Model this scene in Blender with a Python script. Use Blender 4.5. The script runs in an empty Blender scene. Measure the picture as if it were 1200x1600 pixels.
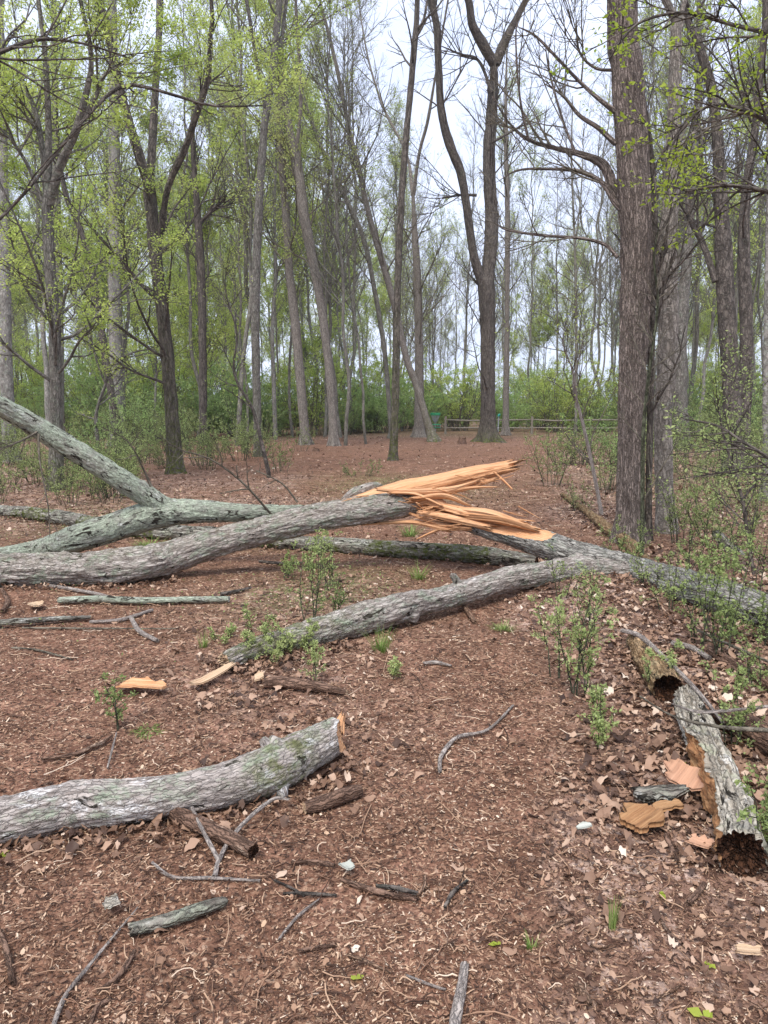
import bpy, math, random
import numpy as np
from mathutils import Vector
PI = math.pi
# ------------------------------------------------------------------ camera
F = 1156.0
PITCH = math.atan(160 / F)
CAMZ = 1.6
SC = bpy.context.scene
COL = SC.collection
cam_data = bpy.data.cameras.new('camera')
cam = bpy.data.objects.new('camera', cam_data)
COL.objects.link(cam)
cam.location = (0, 0, CAMZ)
cam.rotation_euler = (PI / 2 - PITCH, 0, 0)
cam_data.sensor_fit = 'VERTICAL'
cam_data.sensor_height = 36
cam_data.lens = 36 * F / 1600
cam_data.clip_end = 3000
cam_data.clip_start = 0.05
SC.camera = cam
# ------------------------------------------------------------------ world and sun
SUN_EL, SUN_AZ = math.radians(58), math.radians(200)
w = bpy.data.worlds.new('World')
SC.world = w
w.use_nodes = True
nt = w.node_tree
nt.nodes.clear()
sky = nt.nodes.new('ShaderNodeTexSky')
sky.sky_type = 'NISHITA'
sky.sun_disc = False
sky.sun_elevation = SUN_EL
sky.sun_rotation = SUN_AZ
sky.air_density = 1.0
sky.dust_density = 3.0
tc = nt.nodes.new('ShaderNodeTexCoord')
mp = nt.nodes.new('ShaderNodeMapping'); mp.inputs['Scale'].default_value = (1.2, 1.2, 3.5)
nz = nt.nodes.new('ShaderNodeTexNoise'); nz.inputs['Scale'].default_value = 1.6; nz.inputs['Detail'].default_value = 6
rp = nt.nodes.new('ShaderNodeValToRGB')
rp.color_ramp.elements[0].position = .35; rp.color_ramp.elements[0].color = (3.9, 4.4, 5.8, 1)
rp.color_ramp.elements[1].position = .65; rp.color_ramp.elements[1].color = (5.2, 5.65, 6.9, 1)
mx = nt.nodes.new('ShaderNodeMixRGB'); mx.inputs[0].default_value = .9
bg = nt.nodes.new('ShaderNodeBackground'); bg.inputs['Strength'].default_value = .1
ou = nt.nodes.new('ShaderNodeOutputWorld')
L = nt.links.new
L(tc.outputs['Generated'], mp.inputs[0]); L(mp.outputs[0], nz.inputs[0]); L(nz.outputs[0], rp.inputs[0])
L(sky.outputs[0], mx.inputs[1]); L(rp.outputs[0], mx.inputs[2]); L(mx.outputs[0], bg.inputs[0]); L(bg.outputs[0], ou.inputs[0])
sd = bpy.data.lights.new('sun', 'SUN')
sd.energy = 1.5; sd.angle = math.radians(25); sd.color = (1, .96, .9)
so = bpy.data.objects.new('sun', sd); COL.objects.link(so)
so.rotation_euler = Vector((-math.sin(SUN_AZ) * math.cos(SUN_EL), -math.cos(SUN_AZ) * math.cos(SUN_EL), -math.sin(SUN_EL))).to_track_quat('-Z', 'Y').to_euler()
SC.view_settings.view_transform = 'Standard'
SC.view_settings.look = 'None'
SC.view_settings.gamma = 1
SC.view_settings.exposure = 1.32
SC.cycles.max_bounces = 9
SC.cycles.diffuse_bounces = 6
SC.cycles.transmission_bounces = 6
# ------------------------------------------------------------------ numpy noise
def _h(ix, iy, iz, s):
    n = (ix.astype(np.uint32) * np.uint32(374761393) + iy.astype(np.uint32) * np.uint32(668265263) + iz.astype(np.uint32) * np.uint32(2147483647 - 59) + np.uint32(s * 144269 + 7))
    n = (n ^ (n >> np.uint32(13))) * np.uint32(1274126177)
    n = n ^ (n >> np.uint32(16))
    n = n * np.uint32(2246822519); n = n ^ (n >> np.uint32(15))
    return (n & np.uint32(0xffffff)).astype(np.float64) / 0xffffff
def vn(p, s=0):
    p = np.asarray(p, float)
    i = np.floor(p).astype(np.int64); f = p - i; f = f * f * (3 - 2 * f)
    i = i & 0xffffffff
    x, y, z = i[..., 0], i[..., 1], i[..., 2]; u, v, w_ = f[..., 0], f[..., 1], f[..., 2]
    r = 0
    for a in (0, 1):
        for b in (0, 1):
            for c in (0, 1):
                wt = (u if a else 1 - u) * (v if b else 1 - v) * (w_ if c else 1 - w_)
                r = r + wt * _h(x + a, y + b, z + c, s)
    return r
def fbm(p, s=0, o=4):
    r = 0; a = .5; t = 0; p = np.asarray(p, float)
    for k in range(o):
        r = r + a * vn(p, s + k); t += a; p = p * 2.03 + 11.3; a *= .5
    return r / t
def v2(x, y, s=0, o=3):
    x = np.asarray(x, float); y = np.asarray(y, float)
    return fbm(np.stack([x + 500, y + 500, np.zeros_like(x)], -1), s, o)
def sst(x, a, b):
    t = np.clip((x - a) / (b - a), 0, 1); return t * t * (3 - 2 * t)
# ------------------------------------------------------------------ terrain and pixel helpers
def gh(x, y):
    x = np.asarray(x, float); y = np.asarray(y, float)
    h = .10 * (v2(x / 2.4, y / 2.4, 1) - .5) + .03 * (v2(x / .35, y / .35, 2) - .5)
    h = h + .35 * (v2(x / 14, y / 14, 3) - .5) * sst(y, 10, 30)
    h = h + .13 * np.exp(-((x - 1.55) ** 2 / .7 + (y - 6.15) ** 2 / .25))
    h = h + .07 * sst(x, .9, 2.0) * sst(8 - y, 0, 2) + .10 * np.exp(-((x + .75) ** 2 / .25 + (y - 4.55) ** 2 / .08)) * 0
    h = h - .05 * np.exp(-((x + .95) ** 2 / .03 + (y - 4.1) ** 2 / .02))
    return h
def ray(px, py):
    u = (px - 600) / F; v = (800 - py) / F
    return np.array([u, math.cos(PITCH) + v * math.sin(PITCH), -math.sin(PITCH) + v * math.cos(PITCH)])
CAM = np.array([0, 0, CAMZ])
def P(px, py, D):
    d = ray(px, py); return CAM + d * (D / d[1])
def mpp(pt):                                         # metres per photo pixel at a point
    return (pt[1] * math.cos(PITCH) - (pt[2] - CAMZ) * math.sin(PITCH)) / F
def G(px, py, lift=0.0, wpx=0):                      # point over the ground, lifted by half a width
    d = ray(px, py); t = 5.0
    for k in range(12):
        p = CAM + d * t
        z = float(gh(p[0], p[1])) + lift + wpx / 2 * mpp(p)
        t = .4 * t + .6 * min((z - CAMZ) / min(d[2], -.012), 300)
    return CAM + d * t
# ------------------------------------------------------------------ mesh buffer
class MB:
    def __init__(s): s.V = []; s.Q = []; s.T3 = []; s.B = []; s.T = []; s.n = 0
    def add(s, v, q=None, t=None, bk=None, tint=0.0):
        v = np.asarray(v, float).reshape(-1, 3); m = len(v)
        if m == 0: return
        s.V.append(v)
        if q is not None and len(q): s.Q.append(np.asarray(q, np.int64) + s.n)
        if t is not None and len(t): s.T3.append(np.asarray(t, np.int64) + s.n)
        s.B.append(v.copy() if bk is None else np.asarray(bk, float).reshape(-1, 3))
        s.T.append(np.full(m, tint) if np.isscalar(tint) else np.asarray(tint, float).ravel())
        s.n += m
    def build(s, name, mat, parent=None, smooth=True, flat_tint=None):
        me = bpy.data.meshes.new(name)
        V = np.concatenate(s.V) if s.V else np.zeros((0, 3))
        if parent is not None: V = V - np.array(parent.location)
        Q = np.concatenate(s.Q) if s.Q else np.zeros((0, 4), np.int64)
        T = np.concatenate(s.T3) if s.T3 else np.zeros((0, 3), np.int64)
        me.vertices.add(len(V)); me.vertices.foreach_set('co', V.astype(np.float32).ravel())
        nl = Q.size + T.size
        me.loops.add(nl); me.loops.foreach_set('vertex_index', np.concatenate([Q.ravel(), T.ravel()]).astype(np.int32))
        npoly = len(Q) + len(T); me.polygons.add(npoly)
        st = np.concatenate([np.arange(len(Q)) * 4, Q.size + np.arange(len(T)) * 3]).astype(np.int32)
        me.polygons.foreach_set('loop_start', st)
        try: me.polygons.foreach_set('loop_total', np.concatenate([np.full(len(Q), 4), np.full(len(T), 3)]).astype(np.int32))
        except Exception: pass
        me.polygons.foreach_set('use_smooth', np.full(npoly, smooth))
        a = me.attributes.new('bk', 'FLOAT_VECTOR', 'POINT')
        B = np.concatenate(s.B) if s.B else np.zeros((0, 3)); a.data.foreach_set('vector', B.astype(np.float32).ravel())
        a = me.attributes.new('tint', 'FLOAT', 'POINT')
        TT = np.concatenate(s.T) if s.T else np.zeros(0); a.data.foreach_set('value', TT.astype(np.float32))
        me.update(calc_edges=True); me.validate()
        me.materials.append(mat)
        o = bpy.data.objects.new(name, me); COL.objects.link(o)
        if parent is not None: o.parent = parent
        return o
def tag(o, label=None, cat=None, group=None, kind=None):
    if label: o['label'] = label
    if cat: o['category'] = cat
    if group: o['group'] = group
    if kind: o['kind'] = kind
    return o
def empty(name, loc, label=None, cat=None, group=None):
    o = bpy.data.objects.new(name, None); o.location = Vector([float(c) for c in loc]); o.empty_display_size = .1
    COL.objects.link(o); return tag(o, label, cat, group)
def copy_tree(o, loc, rz=0.0, sc=1.0, label=None):
    kids_ = list(o.children)
    r = o.copy(); COL.objects.link(r); r.location = Vector([float(c) for c in loc]); r.rotation_euler = (0, 0, rz); r.scale = (sc, sc, sc)
    if label: r['label'] = label
    for ch in kids_:
        c = ch.copy(); COL.objects.link(c); c.parent = r
    return r
# ------------------------------------------------------------------ geometry
def nrm(a): return a / np.maximum(np.linalg.norm(a, axis=-1, keepdims=True), 1e-9)
def frames(paths):
    T = np.empty_like(paths); T[:, 1:-1] = paths[:, 2:] - paths[:, :-2]; T[:, 0] = paths[:, 1] - paths[:, 0]; T[:, -1] = paths[:, -1] - paths[:, -2]
    T = nrm(T)
    ch = nrm(paths[:, -1] - paths[:, 0])
    ref = np.zeros_like(ch); ref[np.arange(len(ch)), np.argmin(np.abs(ch), 1)] = 1
    ref = np.repeat(ref[:, None], paths.shape[1], 1)
    U = nrm(np.cross(T, ref)); W = np.cross(T, U)
    return T, U, W
def tubes(mb, paths, radii, sides, tint=0.0):
    N, M, _ = paths.shape
    if N == 0: return
    T, U, W = frames(paths)
    th = np.arange(sides) * 2 * PI / sides
    c, s_ = np.cos(th), np.sin(th)
    off = U[:, :, None] * c[None, None, :, None] + W[:, :, None] * s_[None, None, :, None]
    V = paths[:, :, None] + off * radii[:, :, None, None]
    seg = np.linalg.norm(np.diff(paths, axis=1), axis=2); s0 = np.concatenate([np.zeros((N, 1)), np.cumsum(seg, 1)], 1)
    rm = np.maximum(radii.mean(1), .004)[:, None, None]
    bk = np.stack(np.broadcast_arrays(c[None, None] * rm, s_[None, None] * rm, s0[:, :, None]), -1) + (np.arange(N) * 3.7 % 50)[:, None, None, None]
    i = (np.arange(N) * M * sides)[:, None, None]; j = (np.arange(M - 1) * sides)[None, :, None]; k = np.arange(sides)[None, None]; k2 = (k + 1) % sides
    q = np.stack(np.broadcast_arrays(i + j + k, i + j + k2, i + j + sides + k2, i + j + sides + k), -1).reshape(-1, 4)
    tn = tint if np.isscalar(tint) else np.repeat(np.asarray(tint).reshape(N, M), sides)
    mb.add(V, q, None, bk, tn)
def spline(ctrl, n=None, ds=None):                   # ctrl (K, d): first 3 xyz, rest carried along
    c = np.asarray(ctrl, float)
    e = np.vstack([2 * c[0] - c[1], c, 2 * c[-1] - c[-2]])
    out = []
    for i in range(len(c) - 1):
        p0, p1, p2, p3 = e[i:i + 4]
        t = np.linspace(0, 1, 16, endpoint=False)[:, None]
        out.append(.5 * ((2 * p1) + (-p0 + p2) * t + (2 * p0 - 5 * p1 + 4 * p2 - p3) * t ** 2 + (-p0 + 3 * p1 - 3 * p2 + p3) * t ** 3))
    out.append(c[-1:]); o = np.vstack(out)
    d = np.concatenate([[0], np.cumsum(np.linalg.norm(np.diff(o[:, :3], axis=0), axis=1))])
    if n is None: n = max(3, int(d[-1] / ds) + 1)
    q = np.linspace(0, d[-1], n)
    return np.stack([np.interp(q, d, o[:, k]) for k in range(o.shape[1])], 1)
def grow(P0, D, Ln, R, nseg, wig, up, rng, tip=.15, rmin=.002):
    N = len(P0); paths = np.empty((N, nseg + 1, 3)); paths[:, 0] = P0; d = nrm(D); st = (Ln / nseg)[:, None]
    for k in range(nseg):
        d = nrm(d + rng.normal(0, wig, (N, 3)) + np.array([0, 0, up])); paths[:, k + 1] = paths[:, k] + d * st
    rad = np.maximum(R[:, None] * np.linspace(1, tip, nseg + 1)[None] ** .9, rmin)
    return paths, rad
def kids(paths, radii, k, t0, t1, a0, a1, lr, rr, nseg, wig, up, rng, flat=0.0, rmin=.002, lmin=.1, Lfix=None):
    N, M, _ = paths.shape
    idx = np.repeat(np.arange(N), k); t = rng.uniform(t0, t1, len(idx)) * (M - 1.001)
    i0 = t.astype(int); f = (t - i0)[:, None]
    p = paths[idx, i0] * (1 - f) + paths[idx, i0 + 1] * f
    r = radii[idx, i0] * (1 - f[:, 0]) + radii[idx, i0 + 1] * f[:, 0]
    tan = nrm(paths[idx, i0 + 1] - paths[idx, i0])
    rd = rng.normal(0, 1, (len(idx), 3)); rd[:, 2] *= (1 - flat)
    pp = nrm(rd - tan * (rd * tan).sum(1, keepdims=True))
    a = rng.uniform(a0, a1, len(idx))[:, None]
    d = tan * np.cos(a) + pp * np.sin(a)
    if flat: d[:, 2] *= (1 - flat)
    Lp = np.linalg.norm(np.diff(paths, axis=1), axis=2).sum(1)[idx] if Lfix is None else np.full(len(idx), Lfix)
    Ln = np.maximum(lr * Lp * (1.15 - .75 * t / M) * rng.uniform(.5, 1.3, len(idx)), lmin)
    return grow(p, d, Ln, np.minimum(r * .85, rr * r + rmin), nseg, wig, up, rng, rmin=rmin)
def leaves(mb, paths, per, size, rng, flat=.7, jit=.04, t0=.15, tb=None, asp=.55):
    N, M, _ = paths.shape; idx = np.repeat(np.arange(N), per)
    if len(idx) == 0: return
    t = rng.uniform(t0, 1, len(idx)) * (M - 1.001); i0 = t.astype(int); f = (t - i0)[:, None]
    p = paths[idx, i0] * (1 - f) + paths[idx, i0 + 1] * f
    tan = nrm(paths[idx, i0 + 1] - paths[idx, i0])
    leafat(mb, p + rng.normal(0, jit, p.shape), tan, size, rng, flat, tb, asp)
def leafat(mb, p, tan, size, rng, flat=.7, tb=None, asp=.55):
    n = len(p); nn = nrm(rng.normal(0, 1, (n, 3)) * (1 - flat) + np.array([0, 0, 1]) * flat)
    a = rng.normal(0, 1, (n, 3)) + tan * .8; a = nrm(a - nn * (a * nn).sum(1, keepdims=True)); b = np.cross(nn, a)
    s = (size * rng.uniform(.55, 1.25, n))[:, None]
    fold = nn * s * .12
    V = np.stack([p, p + a * s * .45 + b * s * asp * .5 + fold, p + a * s, p + a * s * .45 - b * s * asp * .5 + fold], 1)
    q = np.arange(n * 4).reshape(n, 4)
    if tb is None: tt = np.clip(.75 * fbm(p * .9, 5, 2) + .35 * rng.random(n) - .05, 0, 1)
    else: tt = tb + rng.uniform(-.12, .12, n)
    mb.add(V, q, None, None, np.repeat(tt, 4))
# ------------------------------------------------------------------ materials
MATS = {}
class NB:
    def __init__(s, name):
        s.m = bpy.data.materials.new(name); s.m.use_nodes = True; s.t = s.m.node_tree; s.t.nodes.clear()
        s.out = s.t.nodes.new('ShaderNodeOutputMaterial')
    def n(s, typ, ins=None, **props):
        x = s.t.nodes.new('ShaderNode' + typ)
        for k, v in props.items(): setattr(x, k, v)
        for k, v in (ins or {}).items():
            if isinstance(v, bpy.types.NodeSocket): s.t.links.new(v, x.inputs[k])
            else: x.inputs[k].default_value = v
        return x
    def ramp(s, fac, els, interp='LINEAR'):
        x = s.t.nodes.new('ShaderNodeValToRGB'); x.color_ramp.interpolation = interp; e = x.color_ramp.elements
        while len(e) < len(els): e.new(.5)
        for k, (p, c) in enumerate(els): e[k].position = p; e[k].color = (*c, 1) if len(c) == 3 else c
        s.t.links.new(fac, x.inputs[0]); return x.outputs[0]
    def mix(s, f, a, b, mode='MIX'):
        x = s.t.nodes.new('ShaderNodeMixRGB'); x.blend_type = mode
        for k, v in enumerate((f, a, b)):
            if isinstance(v, bpy.types.NodeSocket): s.t.links.new(v, x.inputs[k])
            elif k and len(v) == 3: x.inputs[k].default_value = (*v, 1)
            else: x.inputs[k].default_value = v
        return x.outputs[0]
    def noise(s, vec, sc, det=4, rough=.6, stretch=None, dist=0.0):
        if stretch: vec = s.n('Mapping', {0: vec, 'Scale': stretch}).outputs[0]
        return s.n('TexNoise', {'Vector': vec, 'Scale': sc, 'Detail': det, 'Roughness': rough, 'Distortion': dist}).outputs[0]
    def math(s, op, a, b=0.0):
        x = s.t.nodes.new('ShaderNodeMath'); x.operation = op; x.use_clamp = False
        for k, v in enumerate((a, b)):
            if isinstance(v, bpy.types.NodeSocket): s.t.links.new(v, x.inputs[k])
            else: x.inputs[k].default_value = v
        return x.outputs[0]
    def done(s, col, rough=.85, bump=None, bd=.01, bs=.7, spec=.25, transl=None):
        b = s.n('BsdfPrincipled', {'Roughness': rough, 'Specular IOR Level': spec})
        if isinstance(col, bpy.types.NodeSocket): s.t.links.new(col, b.inputs['Base Color'])
        else: b.inputs['Base Color'].default_value = (*col, 1)
        if bump is not None:
            bn = s.n('Bump', {'Height': bump, 'Strength': bs, 'Distance': bd}); s.t.links.new(bn.outputs[0], b.inputs['Normal'])
        o = b.outputs[0]
        if transl:
            tr = s.n('BsdfTranslucent', {'Color': col}); ms = s.n('MixShader', {0: transl, 1: o, 2: tr.outputs[0]}); o = ms.outputs[0]
        s.t.links.new(o, s.out.inputs[0]); return s.m
WHITE = (1, 1, 1); BLACK = (0, 0, 0)
def bark_mat(name, dark, light, sc=30, st=.2, lich=0.0, lcol=(.30, .36, .26), white=0.0, wcol=(.52, .51, .48), blk=0.0, bd=.012, moss=(.10, .12, .02), crack=.8, cw=.10):
    b = NB(name); at = b.n('Attribute', attribute_name='bk').outputs['Vector']
    nd = b.n('TexNoise', {'Vector': at, 'Scale': sc * .8, 'Detail': 4.0, 'Roughness': .6}).outputs['Color']
    ndv = b.n('VectorMath', {0: nd, 1: (.5, .5, .5)}, operation='SUBTRACT').outputs[0]
    ndv = b.n('VectorMath', {0: ndv, 1: (1.1 / sc, 1.1 / sc, 2.2 / sc)}, operation='MULTIPLY').outputs[0]
    vv = b.n('VectorMath', {0: at, 1: ndv}, operation='ADD').outputs[0]
    vv = b.n('Mapping', {0: vv, 'Scale': (1, 1, st)}).outputs[0]
    ve = b.n('TexVoronoi', {'Vector': vv, 'Scale': sc * 1.7}, feature='DISTANCE_TO_EDGE').outputs['Distance']
    vc = b.n('SeparateColor', {0: b.n('TexVoronoi', {'Vector': vv, 'Scale': sc * 1.7}).outputs['Color']}).outputs[0]
    ck = b.ramp(ve, [(0, BLACK), (cw, (.6,) * 3), (cw * 2.6, WHITE)])
    n1 = b.noise(at, sc, 6, .68, (1, 1, st), .4)
    n2 = b.noise(at, 3.5, 4, .6)
    n3 = b.noise(at, sc * 4, 4, .75, (1, 1, .4))
    col = b.ramp(n1, [(.36, tuple(c * .6 for c in dark)), (.48, dark), (.64, light)])
    col = b.mix(b.ramp(vc, [(0, (.0,) * 3), (1, (.75,) * 3)]), col, light)
    col = b.mix(b.ramp(n2, [(.35, (.0,) * 3), (.7, (.45,) * 3)]), col, b.mix(.5, dark, light))
    if lich:
        nl = b.noise(at, 8.5, 9, .72, (1, 1, .7)); lm = b.ramp(nl, [(.60 - lich * .22, BLACK), (.70 - lich * .2, (.9,) * 3)])
        lm = b.mix(1.0, lm, b.ramp(n3, [(.36, (.1,) * 3), (.52, WHITE)]), 'MULTIPLY')
        col = b.mix(lm, col, b.mix(b.ramp(b.noise(at, 40, 3), [(.35, BLACK), (.65, WHITE)]), tuple(c * .6 for c in lcol), lcol))
    if white:
        nw = b.noise(at, 13, 9, .74, (1, 1, .5), .3); wm = b.ramp(nw, [(.66 - white * .16, BLACK), (.74 - white * .16, (.85,) * 3)])
        wm = b.mix(1.0, wm, b.ramp(n3, [(.38, BLACK), (.52, WHITE)]), 'MULTIPLY')
        col = b.mix(wm, col, wcol)
    col = b.mix(b.math('MULTIPLY', b.math('SUBTRACT', 1.0, ck), crack), col, tuple(c * .35 for c in dark))
    col = b.mix(.7, col, b.ramp(n3, [(.28, (.5,) * 3), (.7, (1.35,) * 3)]), 'MULTIPLY')
    if blk:
        nb_ = b.noise(at, 15, 8, .72, (1, 1, .45), .8); bm = b.ramp(nb_, [(.36 + blk * .05, WHITE), (.39 + blk * .05, BLACK)])
        col = b.mix(bm, col, (.035, .03, .023))
    tn = b.n('Attribute', attribute_name='tint').outputs['Fac']
    mm = b.math('MULTIPLY', tn, b.ramp(b.noise(at, 16, 6, .75), [(.43, BLACK), (.58, WHITE)]))
    col = b.mix(mm, col, b.mix(b.noise(at, 60, 2), tuple(c * .5 for c in moss), tuple(c * 1.5 for c in moss)))
    h = b.math('ADD', b.math('MULTIPLY', ck, .8), b.math('ADD', b.math('MULTIPLY', n1, .5), b.math('MULTIPLY', n3, .5)))
    MATS[name] = b.done(col, .92, h, bd, 1.0, .12); return MATS[name]
bark_mat('grey_bark', (.19, .152, .126), (.52, .465, .41), 30, .24, .45, (.33, .385, .28), .5, (.62, .60, .56), .45, .009, crack=.26, cw=.06)
bark_mat('lichen_bark', (.17, .165, .13), (.42, .42, .345), 26, .3, .9, (.43, .485, .36), .55, (.58, .59, .53), 1.1, .006, crack=.15, cw=.05)
bark_mat('cut_bark', (.21, .172, .148), (.52, .46, .41), 38, .26, .35, (.33, .38, .27), .8, (.70, .68, .65), .4, .006, crack=.22, cw=.05)
bark_mat('trunk_bark', (.145, .132, .114), (.45, .425, .375), 28, .22, .35, (.30, .34, .27), .35, (.52, .52, .48), .3, .012, crack=.5, cw=.08)
bark_mat('old_log_bark', (.12, .10, .082), (.42, .385, .32), 24, .13, .6, (.42, .44, .33), .8, (.58, .57, .51), 1.4, .014, crack=.45)
bark_mat('big_tree_bark', (.13, .103, .087), (.41, .335, .285), 38, .10, 0, white=0, bd=.018, crack=.75, cw=.12)
bark_mat('smooth_tree_bark', (.16, .137, .113), (.44, .39, .335), 34, .14, .15, (.28, .29, .24), .2, (.45, .42, .38), 0, .01, crack=.6)
bark_mat('dark_tree_bark', (.058, .049, .042), (.23, .195, .165), 16, .18, .12, (.19, .20, .15), .1, (.3, .29, .26), 0, bd=.016, crack=.6)
bark_mat('grey_tree_bark', (.11, .096, .082), (.31, .285, .245), 16, .22, .35, (.28, .30, .23), .25, (.40, .39, .35), 0, .014, crack=.6)
bark_mat('far_tree_bark', (.135, .122, .098), (.32, .30, .25), 7, .25, .3, (.28, .29, .24), crack=.4)
bark_mat('pale_tree_bark', (.17, .15, .132), (.37, .35, .31), 10, .35, .4, (.36, .39, .32), .3, crack=.35)
bark_mat('twig_bark', (.105, .090, .068), (.28, .245, .185), 20, .2, crack=.4)
bark_mat('green_twig', (.07, .07, .045), (.15, .16, .10), 20, .2)
bark_mat('grey_twig', (.27, .22, .19), (.56, .49, .43), 50, .2, crack=.15)
bark_mat('rotten_bark', (.095, .055, .038), (.33, .205, .145), 40, .2, .0, white=.45, wcol=(.52, .39, .29), crack=.45)
bark_mat('pale_rot', (.25, .20, .145), (.60, .55, .455), 26, .10, .3, (.44, .46, .31), .7, (.70, .67, .61), .9, .012, crack=.3, cw=.06)
bark_mat('yellow_rot', (.19, .11, .05), (.48, .33, .19), 26, .2, .35, (.50, .42, .25), .3, (.5, .42, .33), .8, .015, crack=.3)
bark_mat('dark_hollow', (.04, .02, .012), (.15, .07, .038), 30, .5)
def wood_mat(name, c0, c1, c2, sc=60):
    b = NB(name); at = b.n('Attribute', attribute_name='bk').outputs['Vector']
    n1 = b.noise(at, sc, 6, .72, (1, 1, .035), .2); n2 = b.noise(at, 7, 3, .6, (1, 1, .25)); n3 = b.noise(at, sc * 3, 3, .6, (1, 1, .03))
    col = b.ramp(n1, [(.34, c0), (.47, c1), (.66, c2)])
    col = b.mix(b.ramp(n2, [(.35, (.0,) * 3), (.65, (.6,) * 3)]), col, c2)
    col = b.mix(.6, col, b.ramp(n3, [(.3, (.6,) * 3), (.7, (1.25,) * 3)]), 'MULTIPLY')
    MATS[name] = b.done(col, .75, b.mix(.4, n1, n3), .012, 1.0, .2); return MATS[name]
wood_mat('fresh_wood', (.27, .105, .042), (.60, .285, .125), (.72, .44, .25), 75)
wood_mat('orange_rot', (.05, .02, .010), (.25, .105, .042), (.46, .27, .13), 55)
wood_mat('tan_wood', (.30, .17, .09), (.52, .34, .20), (.62, .46, .31))
wood_mat('bark_inner', (.40, .20, .12), (.50, .27, .165), (.56, .34, .22), 20)
wood_mat('weathered_wood', (.16, .15, .12), (.36, .36, .30), (.50, .51, .44), 30)
def leaf_mat(name, els, transl=.4, rough=.55):
    b = NB(name); tn = b.n('Attribute', attribute_name='tint').outputs['Fac']
    MATS[name] = b.done(b.ramp(tn, els), rough, transl=transl, spec=.3); return MATS[name]
leaf_mat('spring_leaf', [(.15, (.28, .38, .08)), (.4, (.46, .57, .13)), (.65, (.60, .69, .19)), (.95, (.70, .74, .28))], .5)
leaf_mat('bright_leaf', [(.1, (.20, .30, .03)), (.5, (.36, .46, .05)), (.9, (.48, .55, .09))], .5)
leaf_mat('shrub_leaf', [(.1, (.20, .32, .10)), (.5, (.38, .52, .18)), (.9, (.54, .64, .27))], .5)
leaf_mat('privet_leaf', [(.1, (.20, .27, .09)), (.5, (.37, .45, .16)), (.9, (.55, .60, .27))], .45)
leaf_mat('bud_leaf', [(.1, (.34, .42, .12)), (.5, (.50, .57, .18)), (.9, (.60, .60, .26))], .5)
leaf_mat('pink_blossom', [(.1, (.45, .22, .38)), (.9, (.65, .38, .55))], .4)
leaf_mat('grass_blade', [(.1, (.06, .12, .02)), (.5, (.16, .27, .05)), (.9, (.34, .38, .14))], .3)
leaf_mat('dead_leaf', [(0, (.045, .025, .018)), (.25, (.14, .078, .050)), (.5, (.28, .165, .105)), (.75, (.43, .275, .185)), (.9, (.55, .40, .29)), (1, (.70, .58, .46))], .12, .6)
leaf_mat('chip', [(0, (.036, .018, .011)), (.3, (.125, .064, .039)), (.55, (.29, .162, .099)), (.8, (.50, .33, .21)), (1, (.74, .59, .44))], .05, .7)
# ground
def ground_mat():
    b = NB('forest_floor'); pos = b.n('NewGeometry').outputs['Position']
    tn = b.n('Attribute', attribute_name='tint').outputs['Fac']; gx = b.n('SeparateXYZ', {0: b.n('Attribute', attribute_name='bk').outputs['Vector']})
    n0 = b.noise(pos, .8, 5, .6); n1 = b.noise(pos, 14, 6, .7); n2 = b.noise(pos, 90, 4, .7)
    vo = b.n('TexVoronoi', {'Vector': b.n('Mapping', {0: pos, 'Scale': (1, 1, .2)}).outputs[0], 'Scale': 75.0, 'Randomness': 1.0})
    vs = b.n('SeparateColor', {0: vo.outputs['Color']}).outputs[0]
    soil = b.ramp(n1, [(.3, (.07, .037, .024)), (.55, (.19, .098, .060)), (.75, (.32, .178, .112))])
    soil = b.mix(b.ramp(n0, [(.35, BLACK), (.65, (.55,) * 3)]), soil, (.27, .135, .095))
    bits = b.ramp(vs, [(0, (.04, .021, .014)), (.4, (.16, .082, .052)), (.75, (.34, .19, .12)), (.93, (.52, .34, .22)), (1, (.66, .50, .36))])
    soil = b.mix(.42, soil, bits)
    vo2 = b.n('TexVoronoi', {'Vector': b.n('Mapping', {0: pos, 'Scale': (1, 1, .2)}).outputs[0], 'Scale': 17.0})
    vs2 = b.n('SeparateColor', {0: vo2.outputs['Color']}).outputs[0]
    lit = b.ramp(vs2, [(0, (.08, .044, .033)), (.35, (.22, .13, .095)), (.7, (.38, .25, .19)), (1, (.54, .40, .32))])
    lit = b.mix(.5, lit, b.ramp(n1, [(.3, (.35,) * 3), (.65, (1.3,) * 3)]), 'MULTIPLY')
    col = b.mix(tn, soil, lit)
    gm = b.math('MULTIPLY', gx.outputs[0], b.ramp(b.noise(pos, 9, 5, .7), [(.42, BLACK), (.6, WHITE)]))
    col = b.mix(gm, col, b.mix(n2, (.07, .10, .03), (.20, .23, .09)))
    col = b.mix(.6, col, b.ramp(n2, [(.3, (.5,) * 3), (.7, (1.4,) * 3)]), 'MULTIPLY')
    nm = b.noise(pos, 3.2, 8, .78); col = b.mix(.8, col, b.ramp(nm, [(.34, (.55, .5, .48)), (.5, (.95, .95, .95)), (.64, (1.4, 1.42, 1.45))]), 'MULTIPLY')
    h = b.math('ADD', b.math('MULTIPLY', n1, 1.0), b.math('MULTIPLY', vs, .35)); h = b.math('ADD', h, b.math('MULTIPLY', vs2, .25))
    return b.done(col, .95, h, .02, .8, .1)
def plain(name, col, rough=.6, metal=0.0):
    b = NB(name); pos = b.n('NewGeometry').outputs['Position']
    c = b.mix(.35, col, b.ramp(b.noise(pos, 12, 5), [(.3, (.55,) * 3), (.7, (1.3,) * 3)]), 'MULTIPLY')
    MATS[name] = b.done(c, rough); return MATS[name]
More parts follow.
